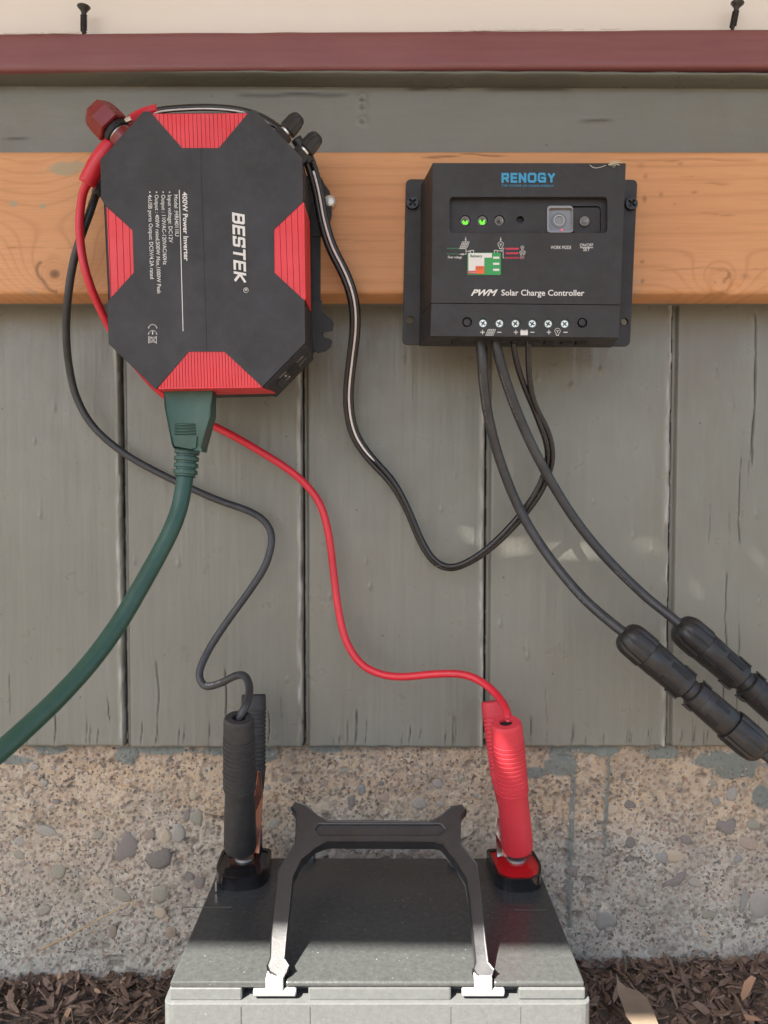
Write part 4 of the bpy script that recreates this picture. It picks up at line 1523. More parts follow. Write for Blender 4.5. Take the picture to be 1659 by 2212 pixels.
def quad(mb, u0, v0, u1, v1, D=DC, lift=0.0003):
    a = [P(u1, v0, D), P(u0, v0, D), P(u0, v1, D), P(u1, v1, D)]
    mb.add([q + Vector((0, -lift, 0)) for q in a], [(0, 1, 2, 3)])


def line(mb, pts, w_, D=DC, lift=0.0003):
    for (a, b) in zip(pts[:-1], pts[1:]):
        A = Vector(a); B = Vector(b)
        d = (B - A).normalized()
        n = Vector((-d.y, d.x)) * w_ / 2
        A = A - d * w_ * .3
        B = B + d * w_ * .3
        q = [P(*(A + n), D), P(*(B + n), D), P(*(B - n), D), P(*(A - n), D)]
        mb.add([p + Vector((0, -lift, 0)) for p in q], [(0, 1, 2, 3)])


def k2(cx, cy):
    return (822.9 + cx * .36376, 301.7 + cy * .36376)


wmb = MB()


def bulb(cx, cy, r, D=DC, w_=1.1):
    pts = []
    for k in range(13):
        a = math.radians(-235 + 290 * k / 12)
        pts.append((cx + r * math.cos(a), cy + r * math.sin(a) * .95))
    pts = [(cx - r * .4, cy + r * 1.5)] + pts + [(cx + r * .4, cy + r * 1.5)]
    line(wmb, pts, w_)
    line(wmb, [(cx - r * .4, cy + r * 1.6), (cx + r * .4, cy + r * 1.6)], w_ * 1.4)
    line(wmb, [(cx - r * .45, cy - r * .1), (cx + r * .45, cy - r * .1)], w_)
    line(wmb, [(cx, cy), (cx, cy + r * .7)], w_)


def solar(cx, cy, hw, hh):
    sk = hw * .35
    for k in range(5):
        t = -1 + 2 * k / 4
        line(wmb, [(cx + t * hw + sk, cy - hh), (cx + t * hw - sk, cy + hh)], .9)
        line(wmb, [(cx - hw - sk * t, cy + t * hh), (cx + hw - sk * t, cy + t * hh)], .9)


def kk(*a):
    return [k2(*q) for q in a]


line(wmb, kk((503, 580), (503, 602)), 1.0); line(wmb, kk((499, 594), (503, 602), (507, 594)), 1.0)
line(wmb, kk((711, 580), (711, 602)), 1.0); line(wmb, kk((707, 594), (711, 602), (715, 594)), 1.0)
solar(*k2(497, 625), 7.5, 6.5)
solar(*k2(651, 1145), 8, 6.5)
bulb(*k2(711, 622), 6)
bulb(*k2(839, 640), 3.4, w_=.9)
bulb(*k2(832, 670), 3.2, w_=.9)
bulb(*k2(849, 668), 3.2, w_=.9)
bulb(*k2(1048, 1136), 6)
line(wmb, kk((465, 648), (505, 648), (505, 681), (490, 681)), 1.0)
line(wmb, kk((465, 681), (482, 681)), 1.0); line(wmb, kk((480, 676), (490, 686)), 1.0); line(wmb, kk((490, 676), (480, 686)), 1.0)
line(wmb, kk((505, 663), (528, 663)), 1.0); line(wmb, kk((521, 659), (528, 663), (521, 667)), 1.0)
for xx in (541, 682):
    line(wmb, kk((xx - 9, 670), (xx - 9, 658), (xx + 9, 658), (xx + 9, 670)), 1.4)
line(wmb, kk((692, 661), (720, 661)), 1.0); line(wmb, kk((713, 657), (720, 661), (713, 665)), 1.0)
line(wmb, kk((733, 645), (725, 645), (725, 703), (733, 703)), 1.0)
line(wmb, kk((826, 692), (850, 692)), .8); line(wmb, kk((826, 703), (850, 703)), .8)
quad(wmb, 1252.5, 534.8, 1281, 535.9)
for cx, ch in ((603, '+'), (703, '-'), (801, '+'), (899, '-'), (997, '+'), (1096, '-')):
    u, v = k2(cx, 1144)
    line(wmb, [(u - 4, v), (u + 4, v)], 1.7)
    if ch == '+': line(wmb, [(u, v - 4), (u, v + 4)], 1.7)
u, v = k2(850, 1145)
quad(wmb, u - 8, v - 3.5, u + 8, v + 6); quad(wmb, u - 6.5, v - 6, u - 4, v - 4); quad(wmb, u + 4, v - 6, u + 6.5, v - 4); line(wmb, [(u - 8, v - 4.5), (u + 8, v - 4.5)], .8)
wmb.build('white_symbols', M['white_print'], ctrl)['kind'] = 'stuff'
gm = MB()
a, b = k2(513, 672); c_, d_ = k2(712, 804)
gm.poly([[q + Vector((0, -.00045, 0)) for q in rrect(a, b, c_, d_, 3, DC, 2)]], yb(0.0003))
gm.build('battery_symbol', M['green_print'], ctrl)
wm = MB()
quad(wm, *k2(519, 675), *k2(658, 702), lift=.0007); quad(wm, *k2(519, 702), *k2(613, 752), lift=.0007); quad(wm, *k2(519, 752), *k2(561, 780), lift=.0007)
for yy in (702, 738, 774): quad(wm, *k2(665, yy - 6), *k2(702, yy + 7), lift=.0007)
wm.build('white_blocks', M['white_print'], ctrl)
om = MB(); quad(om, *k2(561, 752), *k2(613, 798), lift=.0009); om.build('orange_block', M['orange_print'], ctrl)
rm = MB(); quad(rm, *k2(517, 780), *k2(561, 798), lift=.0009)
quad(rm, *k2(740, 643), *k2(819, 654)); quad(rm, *k2(740, 670), *k2(816, 681))
for k in range(6): quad(rm, *k2(740 + k * 14, 697), *k2(749 + k * 14, 708))
line(rm, kk((842, 688), (836, 698), (842, 698), (836, 712)), 1.2, lift=.0006)
rm.build('red_bars', M['red_print'], ctrl)
dm = MB(); quad(dm, *k2(392, 643), *k2(464, 650))
for k in range(6): quad(dm, *k2(392 + k * 12, 674), *k2(400 + k * 12, 683))
dm.build('green_bars', M['dkgreen_print'], ctrl)
a, b = k2(530, 700); c_, _ = k2(600, 700)
lettering('Battery', P(a, b, DC) + Vector((0, -.001, 0)), ex, ez, (c_ - a) * sC, 5.4 * sC, M['dkgreen_print'], ctrl, offset=.012)
a, b = k2(566, 768); c_, _ = k2(604, 768)
lettering('Load', P(a, b, DC) + Vector((0, -.0012, 0)), ex, ez, (c_ - a) * sC, 3.2 * sC, M['dkgreen_print'], ctrl)
a, b = k2(521, 793); c_, _ = k2(559, 793)
lettering('Charge', P(a, b, DC) + Vector((0, -.0012, 0)), ex, ez, (c_ - a) * sC, 3.0 * sC, M['white_print'], ctrl)
# seed fluff caught on the top edge
ff = MB()
c0 = P(*k2(1350, 150), DC - .001)
ff.tube(catmull([P(*k2(1240, 150), DC - .002), P(*k2(1265, 168), DC - .003), P(*k2(1300, 165), DC - .003), P(*k2(1335, 152), DC - .002)], 4), .00022, 4)
for k in range(14):
    a = math.radians(random.uniform(-70, 75))
    L_ = random.uniform(.006, .013)
    ff.tube([c0, c0 + Vector((math.cos(a) * L_ * .5, -.001, math.sin(a) * L_ * .25 + .001)), c0 + Vector((math.cos(a) * L_, -.0015, math.sin(a) * L_ * .4))], .00014, 3)
o = ff.build('seed_fluff', M['fluff'])
tag(o, 'wisp of pale plant fluff caught on the top edge of the charge controller', 'plant fluff')

# ------------------------------------------------------------------ power inverter
inv = empty('power_inverter', P(440, 840, D_TB), 'octagonal black and red power inverter with white lettering that reads downwards', 'inverter')
DI = 0.585
DIb = 0.657
Fp = [(310, 241), (552, 239), (653, 341), (659, 740), (566, 835), (334, 839), (235, 743), (217, 345)]
Fp = Fp[::-1]  # order does not matter, faces are re-oriented
p_top = [(324, 245), (540, 244), (472.8, 319.8), (393.4, 319.8)]
p_left = [(229.5, 446), (286.3, 497.5), (289, 588.8), (238.5, 644.6)]
p_right = [(654.5, 436), (591.8, 495.6), (592.6, 588.8), (657.2, 649)]
p_bot = [(407.3, 759.4), (484.7, 759.4), (566, 835), (340, 838.6)]
oct_pts = [(310, 241), (324, 240.9), (393.4, 319.8), (472.8, 319.8), (540, 239.1), (552, 239), (653, 341), (654.4, 436), (591.8, 495.6), (592.6, 588.8), (657.7, 649), (659, 740),
           (566, 835), (484.7, 759.4), (407.3, 759.4), (338, 838.9), (334, 839), (235, 743), (231.2, 654), (240, 643), (289, 588.8), (286.3, 497.5), (228.5, 444), (218, 430), (217, 345)]


def inv_back(p):
    return Vector((p.x, CAMY + DIb, p.z))


# X shaped black shell: the face plate plus the black side walls
face = [P(u, v, DI) for u, v in oct_pts]
MB().poly([face], yb(0.0022)).build('black_cover', M['inv_black'], inv, bevel=0.0005, seg=2)
# inner body (octagonal) just under the cover
inner = [P(u, v, DI) + Vector((0, 0.0023, 0)) for u, v in [(312, 243), (550, 241), (651.5, 342), (657.5, 739), (565, 833.5), (335, 837.5), (236.5, 742.5), (218.5, 346)]]
MB().poly([inner], lambda p: Vector((p.x, CAMY + DIb, p.z))).build('body', M['inv_black'], inv, bevel=0.0006)
# wire the red panels: ribs with narrow grooves between them


def clip_poly(poly, xa, xb):
    def cut(pl, x, keep):
        out = []
        for i in range(len(pl)):
            a, b = pl[i], pl[(i + 1) % len(pl)]
            ia, ib = keep(a[0]), keep(b[0])
            if ia: out.append(a)
            if ia != ib:
                t = (x - a[0]) / (b[0] - a[0])
                out.append((x, a[1] + (b[1] - a[1]) * t))
        return out
    pl = cut(poly, xa, lambda q: q >= xa)
    if pl: pl = cut(pl, xb, lambda q: q <= xb)
    return pl


def skew(poly, k, u0):
    return [(u - (v - 540) * k, v) for u, v in poly]


def ribs(name, poly, edges, gap, lift, mat, label=None):
    k = 0.034
    sk = skew(poly, k, 0)
    mb = MB()
    for a, b in zip(edges[:-1], edges[1:]):
        pl = clip_poly(sk, a + gap / 2, b - gap / 2)
        if len(pl) < 3: continue
        pl = [(u + (v - 540) * k, v) for u, v in pl]
        mb.poly([[P(u, v, DI) + Vector((0, lift, 0)) for u, v in pl]], yb(0.0012))
    bs = MB().poly([[P(u, v, DI) + Vector((0, 0.0016, 0)) for u, v in poly]], yb(0.0006))
    b_ = mb.build(name, mat, inv)
    bs.build('groove_floor', M['red_groove'], b_)
    return b_


M['red_groove'] = plastic('red_groove', (0.30, 0.010, 0.014), 0.5, gb=0)


def even(a, b, step, jit=0.0):
    n = max(1, round((b - a) / step))
    return [a + (b - a) * i / n + (random.uniform(-jit, jit) if 0 < i < n else 0) for i in range(n + 1)]


ribs('red_panel', p_top, even(318, 560, 9), 0.9, 0.0005, M['red'])
ribs('red_panel', p_bot, even(318, 572, 6.6), 1.1, 0.0005, M['red'])
ribs('red_panel', p_left, [220, 236, 252, 266, 280, 300], 1.2, 0.0005, M['red'])
ribs('red_panel', p_right, [585, 606, 619, 632, 645, 664], 1.1, 0.0005, M['red'])
# red wedges on the right side wall and underside
zt_, zbm = P(654, 436, DI).z, P(657, 649, DI).z
xr = P(655.5, 540, DI).x


def side_pt(u_edge, v_edge, dy, dz):
    p = P(u_edge, v_edge, DI)
    return p + Vector((0.0008, dy, dz))


q = [side_pt(654.4, 438, 0.0, 0), side_pt(657.6, 647, 0.0, 0), side_pt(657.9, 672, 0.043, -.012), side_pt(655.2, 480, 0.043, .0)]
q[2].z = P(678, 672, DI + .043).z
q[3].z = P(677, 478, DI + .043).z
MB().hexa(q, [p + Vector((-0.001, 0, 0)) for p in q]).build('red_side_panel', M['red'], inv)
q = [P(342, 838.2, DI) + Vector((0, 0, -.0007)), P(564, 835.2, DI) + Vector((0, 0, -.0007)), P(566, 835, DI) + Vector((.010, .040, -.0009)), P(340, 838.8, DI) + Vector((0, .040, -.0009))]
q[2] = Vector((q[1].x - .001 + .006, q[1].y + .040, q[1].z))
MB().hexa(q, [p + Vector((0, 0, .001)) for p in q]).build('red_underside_panel', M['red'], inv)
# centre seam
sm = MB(); line(sm, [(433, 321), (447, 758)], 1.0, D=DI, lift=.00015); sm.build('centre_seam', M['deep'], inv)
# base plate with slotted ears
ear1 = [(694, 650), (694, 658), (696.8, 674), (704.7, 682.8), (716.6, 690.7), (720, 699.3), (718, 713), (714, 715), (700.7, 715.8), (695.7, 721.8), (700.7, 730.4), (712, 732.4), (716.6, 737.7), (714, 749.6), (704.7, 757.5),
        (686.2, 761.5), (660, 740), (660, 650)]
ear2 = [(660, 380), (694, 385), (700.6, 400), (711, 413.5), (713, 424), (715.5, 448), (716, 466), (712, 480), (700, 492), (694, 510), (660, 510)]
for e in (ear1, ear2):
    MB().poly([[P(u, v, DIb) + Vector((0, -.0008, 0)) for u, v in e]], yb(0.003)).build('mounting_ear', M['inv_black'], inv, bevel=0.0004, seg=1)
bp = [(330, 300), (560, 300), (692, 420), (692, 745), (600, 850), (370, 850), (275, 750), (265, 400)]
MB().poly([[P(u, v, DIb) + Vector((0, .0006, 0)) for u, v in bp]], yb(0.002)).build('base_plate', M['inv_black'], inv)
scw = MB().lathe(P(711, 435, DIb + .001), (0, -1, 0), [(-.004, .0055), (0.0, .0056), (.0016, .0050), (.0024, .003), (.0026, .0001)], 24).build('mounting_screw', M['zinc'], inv, smooth=True)
scw['label'] = 'bright round screw head in the upper right ear'
# underside strip (lower edge of the base) is the body itself; socket panel on the lower right facet
A = P(659, 740, DI) + Vector((0, .0023, 0)); B = P(566, 835, DI) + Vector((0, .0023, 0))
ax_ = (B - A).normalized()             # along the facet, running down left
nf_ = Vector((ax_.z, 0, -ax_.x))       # facet normal
if nf_.x < 0: nf_ = -nf_
ey = Vector((0, 1, 0))
Lf = (B - A).length
Wf = DIb - DI - .0023


def fac(s, t, h=0.0):
    return A + ax_ * (s * Lf) + ey * (t * Wf) + nf_ * h


def fbox(mb, s0, s1, t0, t1, h0, h1):
    mb.hexa([fac(s0, t0, h1), fac(s1, t0, h1), fac(s1, t1, h1), fac(s0, t1, h1)], [fac(s0, t0, h0), fac(s1, t0, h0), fac(s1, t1, h0), fac(s0, t1, h0)])


mb = MB(); fbox(mb, .01, .99, .03, .97, -.001, .0012); mb.build('switch_panel', M['inv_black'], inv, bevel=.0003, seg=1)
mb = MB(); fbox(mb, .32, .52, .30, .75, .001, .0022); mb.build('usb_port', M['deep'], inv, bevel=.0003, seg=1)
mb = MB(); fbox(mb, .64, .80, .30, .82, .001, .0032); mb.build('power_switch', M['black'], inv, bevel=.0006)
for s_, (sa, sb), tt, cp in (('ON', (.70, .56), .20, .0035), ('USB', (.30, .16), .28, .003), ('2.1A 2.1A', (.31, .12), .50, .0028)):
    a = fac(sa, tt + .05, .0016); b = fac(sb, tt + .05, .0016)
    lettering(s_, a, (b - a).normalized(), -ey, (b - a).length, cp, M['white_print'], inv, offset=.01)
mb = MB()
cc_ = fac(.60, .60, .0016)
ring = [cc_ + ax_ * math.cos(t) * .0026 + ey * math.sin(t) * .0034 for t in np.linspace(0, 2 * math.pi, 17)[:-1]]
rin = [cc_ + ax_ * math.cos(t) * .0018 + ey * math.sin(t) * .0025 for t in np.linspace(0, 2 * math.pi, 17)[:-1]]
mb.add(ring + rin, [(i, (i + 1) % 16, 16 + (i + 1) % 16, 16 + i) for i in range(16)])
fbox(mb, .585, .615, .38, .43, .0012, .0017)
mb.build('switch_marks', M['white_print'], inv)

# lettering that reads downwards
sI = DI / F


def iprint(s, u, v0, v1, cap, mat=M['white_print'], slant=0.026, **kw):
    a = P(u, v0, DI) + Vector((0, -.0003, 0))
    b = P(u + (v1 - v0) * slant, v1, DI) + Vector((0, -.0003, 0))
    d = (b - a)
    dn = d.normalized()
    upv = Vector((-dn.z, 0, dn.x))
    if upv.x < 0: upv = -upv
    return lettering(s, a, dn, upv, d.length, cap * sI, mat, inv, **kw)


a = P(501.5, 459, DI) + Vector((0, -.0003, 0)); b = P(506, 612, DI) + Vector((0, -.0003, 0))
dn = (b - a).normalized()
uv_ = Vector((-dn.z, 0, dn.x))
if uv_.x < 0: uv_ = -uv_
strokes('BESTEK', a, dn, uv_, (b - a).length, 26.5 * sI, .20, M['white_print'], inv, shear=.20)
iprint('400W Power Inverter', 394.2, 415, 564, 9.8, offset=0.022)
iprint('Model :MRI4011IU', 376.2, 421, 510.6, 8, offset=.004)
iprint('\u2022 Input voltage: DC12V', 362.5, 414, 524.5, 8, offset=.004)
iprint('\u2022 Output : 110VAC-120VAC/60Hz', 348.6, 414, 572, 8, offset=.004)
iprint('\u2022 Output : 400W rated,500W Max,1000W Peak', 334.3, 414, 635, 8, offset=.004)
iprint('\u2022 4xUSB ports Output: DC5V/4.2A rated', 320, 414, 602.7, 8, offset=.004)
lm = MB()
line(lm, [(387.5, 411), (395.6, 715)], 1.6, D=DI, lift=.0003)
# registered mark
cu_, cv_ = 531.5, 627
pts = [(cu_ + 5.3 * math.cos(t), cv_ + 5.3 * math.sin(t)) for t in np.linspace(0, 2 * math.pi, 17)]
line(lm, pts, 1.0, D=DI)
# conformity mark: two arcs opening downwards in the picture
for (cy_, bar) in ((703, False), (716, True)):
    pts = [(330 + 8.8 * math.cos(t), cy_ + 7.0 - 8.8 * math.sin(t)) for t in np.linspace(math.radians(8), math.radians(172), 12)]
    pts = [(u, v) for u, v in pts]
    line(lm, pts, 2.4, D=DI)
    if bar: line(lm, [(330, cy_ - 1), (330, cy_ + 6)], 2.2, D=DI)
# crossed bin
line(lm, [(322, 727), (322, 741)], 1.8, D=DI)
line(lm, [(326, 729), (338, 728)], .9, D=DI); line(lm, [(326, 738), (338, 740)], .9, D=DI); line(lm, [(326, 729), (326, 738)], .9, D=DI)
line(lm, [(338, 726), (338, 742)], 1.1, D=DI); line(lm, [(325, 727), (339, 742)], .9, D=DI); line(lm, [(325, 741), (339, 727)], .9, D=DI)
lm.build('printed_marks', M['white_print'], inv)
iprint('R', 528.2, 624, 629.6, 6, offset=.01)

# terminals -------------------------------------------------------------
ax_r = Vector((-0.70, -0.06, 0.715)).normalized()
bR = P(262, 296, 0.622)
mb = MB()


def hexf(a, t):
    return 1.0 / max(.86, math.cos(((a + math.pi / 6) % (math.pi / 3)) - math.pi / 6)) * .93


mb.lathe(bR + ax_r * .0085, ax_r, [(0, .0120), (.001, .0132), (.012, .0128), (.017, .0118), (.020, .0100), (.0205, .0001)], 24, flute=hexf)
mb.build('positive_knob', M['red_dark'], inv)
mb = MB().lathe(bR - ax_r * .006, ax_r, [(0, .0105), (.0075, .0105), (.0076, .0001)], 24)
mb.build('terminal_collar', M['red_dark'], inv, smooth=False)
MB().lathe(bR + ax_r * .0015, ax_r, [(0, .0095), (.0016, .0095), (.0017, .0001)], 24).build('washer', M['chrome'], inv)
MB().lathe(bR + ax_r * .0032, ax_r, [(0, .0112), (.0042, .0108), (.0055, .0090)], 24).build('knob_mouth', M['deep'], inv)
ax_b = Vector((0.68, -0.05, 0.73)).normalized()
for (u, v) in ((612, 292), (652, 333)):
    b0 = P(u, v, 0.618)
    mb = MB().lathe(b0 + ax_b * .004, ax_b, [(0, .0062), (.001, .0070), (.010, .0066), (.0135, .0058), (.0155, .0040), (.0162, .0001)], 24, flute=lambda a, t: 1 + .06 * math.copysign(1, math.cos(a * 6)) if t < .013 else 1)
    mb.build('negative_knob', M['black'], inv)
    MB().lathe(b0 - ax_b * .006, ax_b, [(0, .0075), (.008, .0075), (.0082, .0001)], 6).build('terminal_collar', M['black'], inv)
    MB().lathe(b0 + ax_b * .0022, ax_b, [(0, .0050), (.003, .0050)], 16).build('washer', M['chrome'], inv)

# ------------------------------------------------------------------ cables
def path(pts, sub=8):
    return catmull([P(*p) for p in pts], sub)


def cable(name, pts, rpx, mat, parent, sub=8, n=14):
    c = path(pts, sub)
    rad = []
    for p in c:
        rad.append(rpx)
    return MB().tube(c, rad, n).build(name, mat, parent, smooth=True), c


# black lead and clamp
blk = empty('black_clamp_lead', P(515, 1835, .65), 'black battery clamp on the left post with its looping black lead from the inverter', 'battery clamp')
bpts = [(240, 372, .650), (222, 390, .648), (208, 418, .645), (192, 465, .642), (172, 520, .642), (158, 570, .645), (147, 640, .652), (143, 715, .672), (149, 790, .690), (166, 860, .697), (202, 922, .700), (262, 975, .702),
        (330, 1015, .703), (400, 1049, .702), (470, 1080, .702), (540, 1105, .700), (575, 1130, .698), (587, 1165, .695), (574, 1220, .690), (540, 1275, .688), (494, 1338, .685), (456, 1395, .680), (434, 1440, .672),
        (432, 1466, .668), (446, 1483, .664), (478, 1475, .658), (508, 1460, .650), (528, 1460, .640), (538, 1480, .628), (537, 1508, .615), (528, 1530, .607), (518, 1552, .606), (517, 1575, .610)]
cable('cable', bpts, .0033, M['rubber'], blk)
MB().tube(path([(232, 372, .645), (222, 392, .643), (208, 420, .640)], 4), [.0052, .0056, .0056, .0056, .0055, .0054, .0050, .0046, .0040][:9], 14).build('cable_boot', M['rubber'], blk, smooth=True)

redl = empty('red_clamp_lead', P(1110, 1835, .65), 'red battery clamp on the right post with its long red lead from the inverter', 'battery clamp')
rp1 = [(232, 330, .628), (215, 350, .624), (196, 385, .625), (180, 415, .630), (173, 460, .634), (172, 500, .634), (179, 560, .632), (196, 620, .636), (220, 675, .645), (245, 722, .655), (290, 785, .672), (345, 845, .690),
       (400, 884, .697), (450, 914, .700), (505, 942, .700), (560, 974, .700), (620, 1012, .700), (664, 1050, .700), (694, 1095, .698), (711, 1160, .697), (721, 1240, .697), (730, 1310, .694), (746, 1380, .690), (778, 1432, .685),
       (822, 1456, .680), (872, 1462, .674), (940, 1456, .668), (1000, 1457, .660), (1042, 1474, .650), (1074, 1502, .635), (1092, 1530, .620), (1098, 1556, .612), (1100, 1580, .612)]
cable('cable', rp1, .0034, M['red_cable'], redl)
sp = path([(240, 308, .622), (226, 328, .622), (205, 362, .623), (188, 398, .625)], 5)
rr = [.0052 + .0018 * math.sin(min(1, i / 9) * math.pi / 2) for i in range(len(sp))]
MB().tube(sp, rr, 16).build('cable_boot', M['red_cable'], redl, smooth=True)
MB().lathe(P(240, 303, .622), (Vector((.5, 0, .8))), [(0, .0028), (.006, .0028)], 10).build('ring_terminal', M['chrome'], redl)


def clamp(root, top_f, bot_f, top_r, bot_r, rubber, rt, rb, jaw_side):
    a = P(*top_f); b = P(*bot_f)
    ax = (b - a)
    L = ax.length
    axn = ax.normalized()
    # ribbed sleeve of the front handle
    prof = [(0.004, .0052), (0.0, .0054), (0.0, rt * .86), (.0015, rt * .95), (.004, rt)]
    nr = 12
    t = .012 + 0
    seg = L * .40 / nr
    prof += [(t + .004, rt * 1.02)]
    t += .006
    for k in range(nr):
        r0 = rt * 1.02 + (rb - rt) * (t / L)
        prof += [(t, r0 * 1.0), (t + .0003, r0 * .955), (t + .0008, r0 * .955), (t + .0011, r0 * 1.015), (t + seg * .6, r0 * 1.01)]
        t += seg
    prof += [(t + .003, rt * .99), (L * .72, (rt + rb) / 2 * 1.0), (L * .97, rb), (L, rb * .95), (L, rb * .6), (L - .004, rb * .5)]
    MB().lathe(a, axn, prof, 32, ell=(1.0, .84), ref=(1, 0, 0)).build('front_grip', rubber, root, smooth=True).modifiers.new('es', 'EDGE_SPLIT').split_angle = math.radians(35)
    MB().lathe(a + axn * .0025, axn, [(0, rt * .42), (.001, rt * .42)], 20, ell=(1.0, .84), ref=(1, 0, 0)).build('grip_bore', M['deep'], root)
    c = P(*top_r); d = P(*bot_r)
    ax2 = (d - c)
    L2 = ax2.length
    prof = [(0, rt * .6), (0, rt * .86), (.002, rt * .90), (.012, rt * .93)]
    t = .014
    seg = (L2 * .62 - t) / 14
    for k in range(14):
        prof += [(t, rt * .93), (t + .0006, rt * .86), (t + .0014, rt * .87), (t + .002, rt * .94)]
        t += seg
    prof += [(L2 * .70, rt * .86), (L2, rt * .6)]
    MB().lathe(c, ax2.normalized(), prof, 28, ell=(1.0, .62), ref=(1, 0, 0)).build('rear_grip', rubber, root, smooth=True)
    return a, b, c, d


a, b, c, d = clamp(blk, (516, 1550, .603), (519, 1832, .650), (548, 1500, .690), (546, 1760, .668), M['clamp_black'], .0122, .0140, 1)
# copper arms and jaws
mb = MB()
fr = [P(562, 1668, .664), P(557, 1665, .664), P(541, 1780, .660), (P(533, 1845, .658)), P(560, 1845, .658), P(563, 1790, .664), P(567, 1720, .668)]
mb.poly([fr], yb(.004))
mb.build('copper_arm', M['copper'], blk, bevel=.0003, seg=1)
MB().poly([[P(497, 1815, .648), P(548, 1820, .648), P(548, 1852, .652), P(497, 1848, .652)]], yb(.010)).build('copper_jaw', M['copper'], blk, bevel=.0004)
MB().poly([[P(557, 1783, .668), P(566, 1785, .668), P(566, 1845, .668), P(553, 1845, .668)]], yb(.002)).build('steel_bracket', M['chrome'], blk, bevel=.0004)
MB().poly([[P(500, 1845, .656), P(552, 1845, .656), P(550, 1858, .656), P(504, 1858, .656)]], yb(.006)).build('jaw_tip', M['steel_dark'], blk)
a, b, c, d = clamp(redl, (1093, 1560, .605), (1118, 1832, .650), (1066, 1514, .688), (1100, 1765, .668), M['red_clamp'], .0126, .0136, -1)
MB().poly([[P(1074, 1770, .660), P(1083, 1772, .660), P(1092, 1840, .655), P(1092, 1866, .648), P(1076, 1862, .650), P(1071, 1800, .658)]], yb(.003)).build('steel_bracket', M['chrome'], redl, bevel=.0004)
MB().poly([[P(1088, 1822, .655), P(1146, 1822, .655), P(1150, 1858, .656), P(1090, 1860, .650)]], yb(.009)).build('copper_jaw', plastic('dull_jaw', (0.5, 0.22, 0.17), .35, metallic=.6), redl, bevel=.0004)
MB().poly([[P(1144, 1800, .662), P(1149, 1800, .662), P(1150, 1845, .66), P(1143, 1845, .66)]], yb(.003)).build('copper_arm', M['copper'], redl)

# twin flat cable with the white stripe
zipc = empty('twin_cable', P(960, 1228, .70), 'glossy black twin flex with a thin white stripe hanging from inverter to charge controller', 'cable')
zp = [(648, 305, .618), (662, 335, .620), (676, 372, .626), (688, 420, .632), (698, 475, .636), (716, 535, .640), (745, 592, .645), (764, 650, .650), (767, 715, .662), (758, 790, .680), (752, 865, .690), (764, 935, .696),
      (798, 988, .700), (846, 1040, .700), (880, 1100, .700), (905, 1160, .700), (932, 1206, .698), (965, 1226, .696), (1005, 1218, .694), (1060, 1182, .692), (1118, 1124, .690), (1164, 1062, .684), (1187, 1000, .674),
      (1184, 950, .666), (1162, 895, .660)]
cz = path(zp, 8)
mA, mB_, mS = [], [], []
r1 = .0024
for i, p in enumerate(cz):
    t = (cz[min(i + 1, len(cz) - 1)] - cz[max(i - 1, 0)]).normalized()
    s_ = Vector((t.z, 0, -t.x))
    if s_.length < .01: s_ = Vector((1, 0, 0))
    s_.normalize()
    f = i / len(cz)
    # the flat cable rolls onto its edge further down
    roll = 0.1 + 0.95 * max(0, min(1, (f - .46) / .12))
    if f > .75: roll = 1.05 - .75 * min(1, (f - .75) / .15)
    off = s_ * math.cos(roll) + Vector((0, 1, 0)) * math.sin(roll)
    mA.append(p + off * r1)
    mB_.append(p - off * r1)
    mS.append(p - off * (r1 * .25) + Vector((0, -r1 * .92, 0)) * math.cos(roll * .6) - s_ * (r1 * .55 * (1 if f > .5 else 0)))
# split tails into the controller
tailA = path([(1162, 895, .660), (1148, 850, .650), (1142, 800, .642), (1141, 760, .638), (1141, 733, .634)], 6)
tailB = path([(1158, 893, .661), (1138, 848, .652), (1122, 805, .644), (1112, 765, .638), (1108, 733, .634)], 6)
mA = mA[:-3] + tailA[1:]
mB_ = mB_[:-3] + tailB[1:]


def sm3(c):
    for _ in range(4):
        c = [c[0]] + [(c[i - 1] + c[i] * 2 + c[i + 1]) / 4 for i in range(1, len(c) - 1)] + [c[-1]]
    return c


MB().tube(sm3(mA), r1 * 1.04, 14).build('conductor', M['rubber_gloss'], zipc, smooth=True)
MB().tube(sm3(mB_), r1 * 1.04, 14).build('conductor', M['rubber_gloss'], zipc, smooth=True)
MB().tube(sm3(mS[16:int(len(mS) * .72)]), .00105, 8).build('white_stripe', M['stripe'], zipc, smooth=True)
top1 = path([(318, 249, .640), (345, 238, .640), (400, 233, .642), (460, 232, .642), (520, 238, .640), (570, 255, .635), (612, 283, .626)], 6)
MB().tube(top1, .0027, 12).build('conductor', M['rubber_gloss'], zipc, smooth=True)
MB().tube([p + Vector((0, -.0018, -.0020)) for p in top1], .0008, 6).build('white_stripe', M['stripe'], zipc, smooth=True)
MB().tube(path([(262, 280, .625), (285, 258, .632), (308, 245, .638), (340, 236, .640)], 5), .0040, 14).build('red_sleeve', M['red_cable'], zipc, smooth=True)
MB().lathe(P(271, 262, .622), Vector((1, 0, .4)), [(0, .0024), (.005, .0024)], 10).build('ring_terminal', M['chrome'], zipc)
MB().tube(path([(640, 300, .616), (655, 325, .618), (668, 352, .622)], 4), .0045, 12).build('cable_boot', M['black'], zipc, smooth=True)
MB().lathe(P(1141, 738, .634), (0, 0, 1), [(0, .0018), (.003, .0018)], 8).build('bare_copper', M['copper'], zipc)

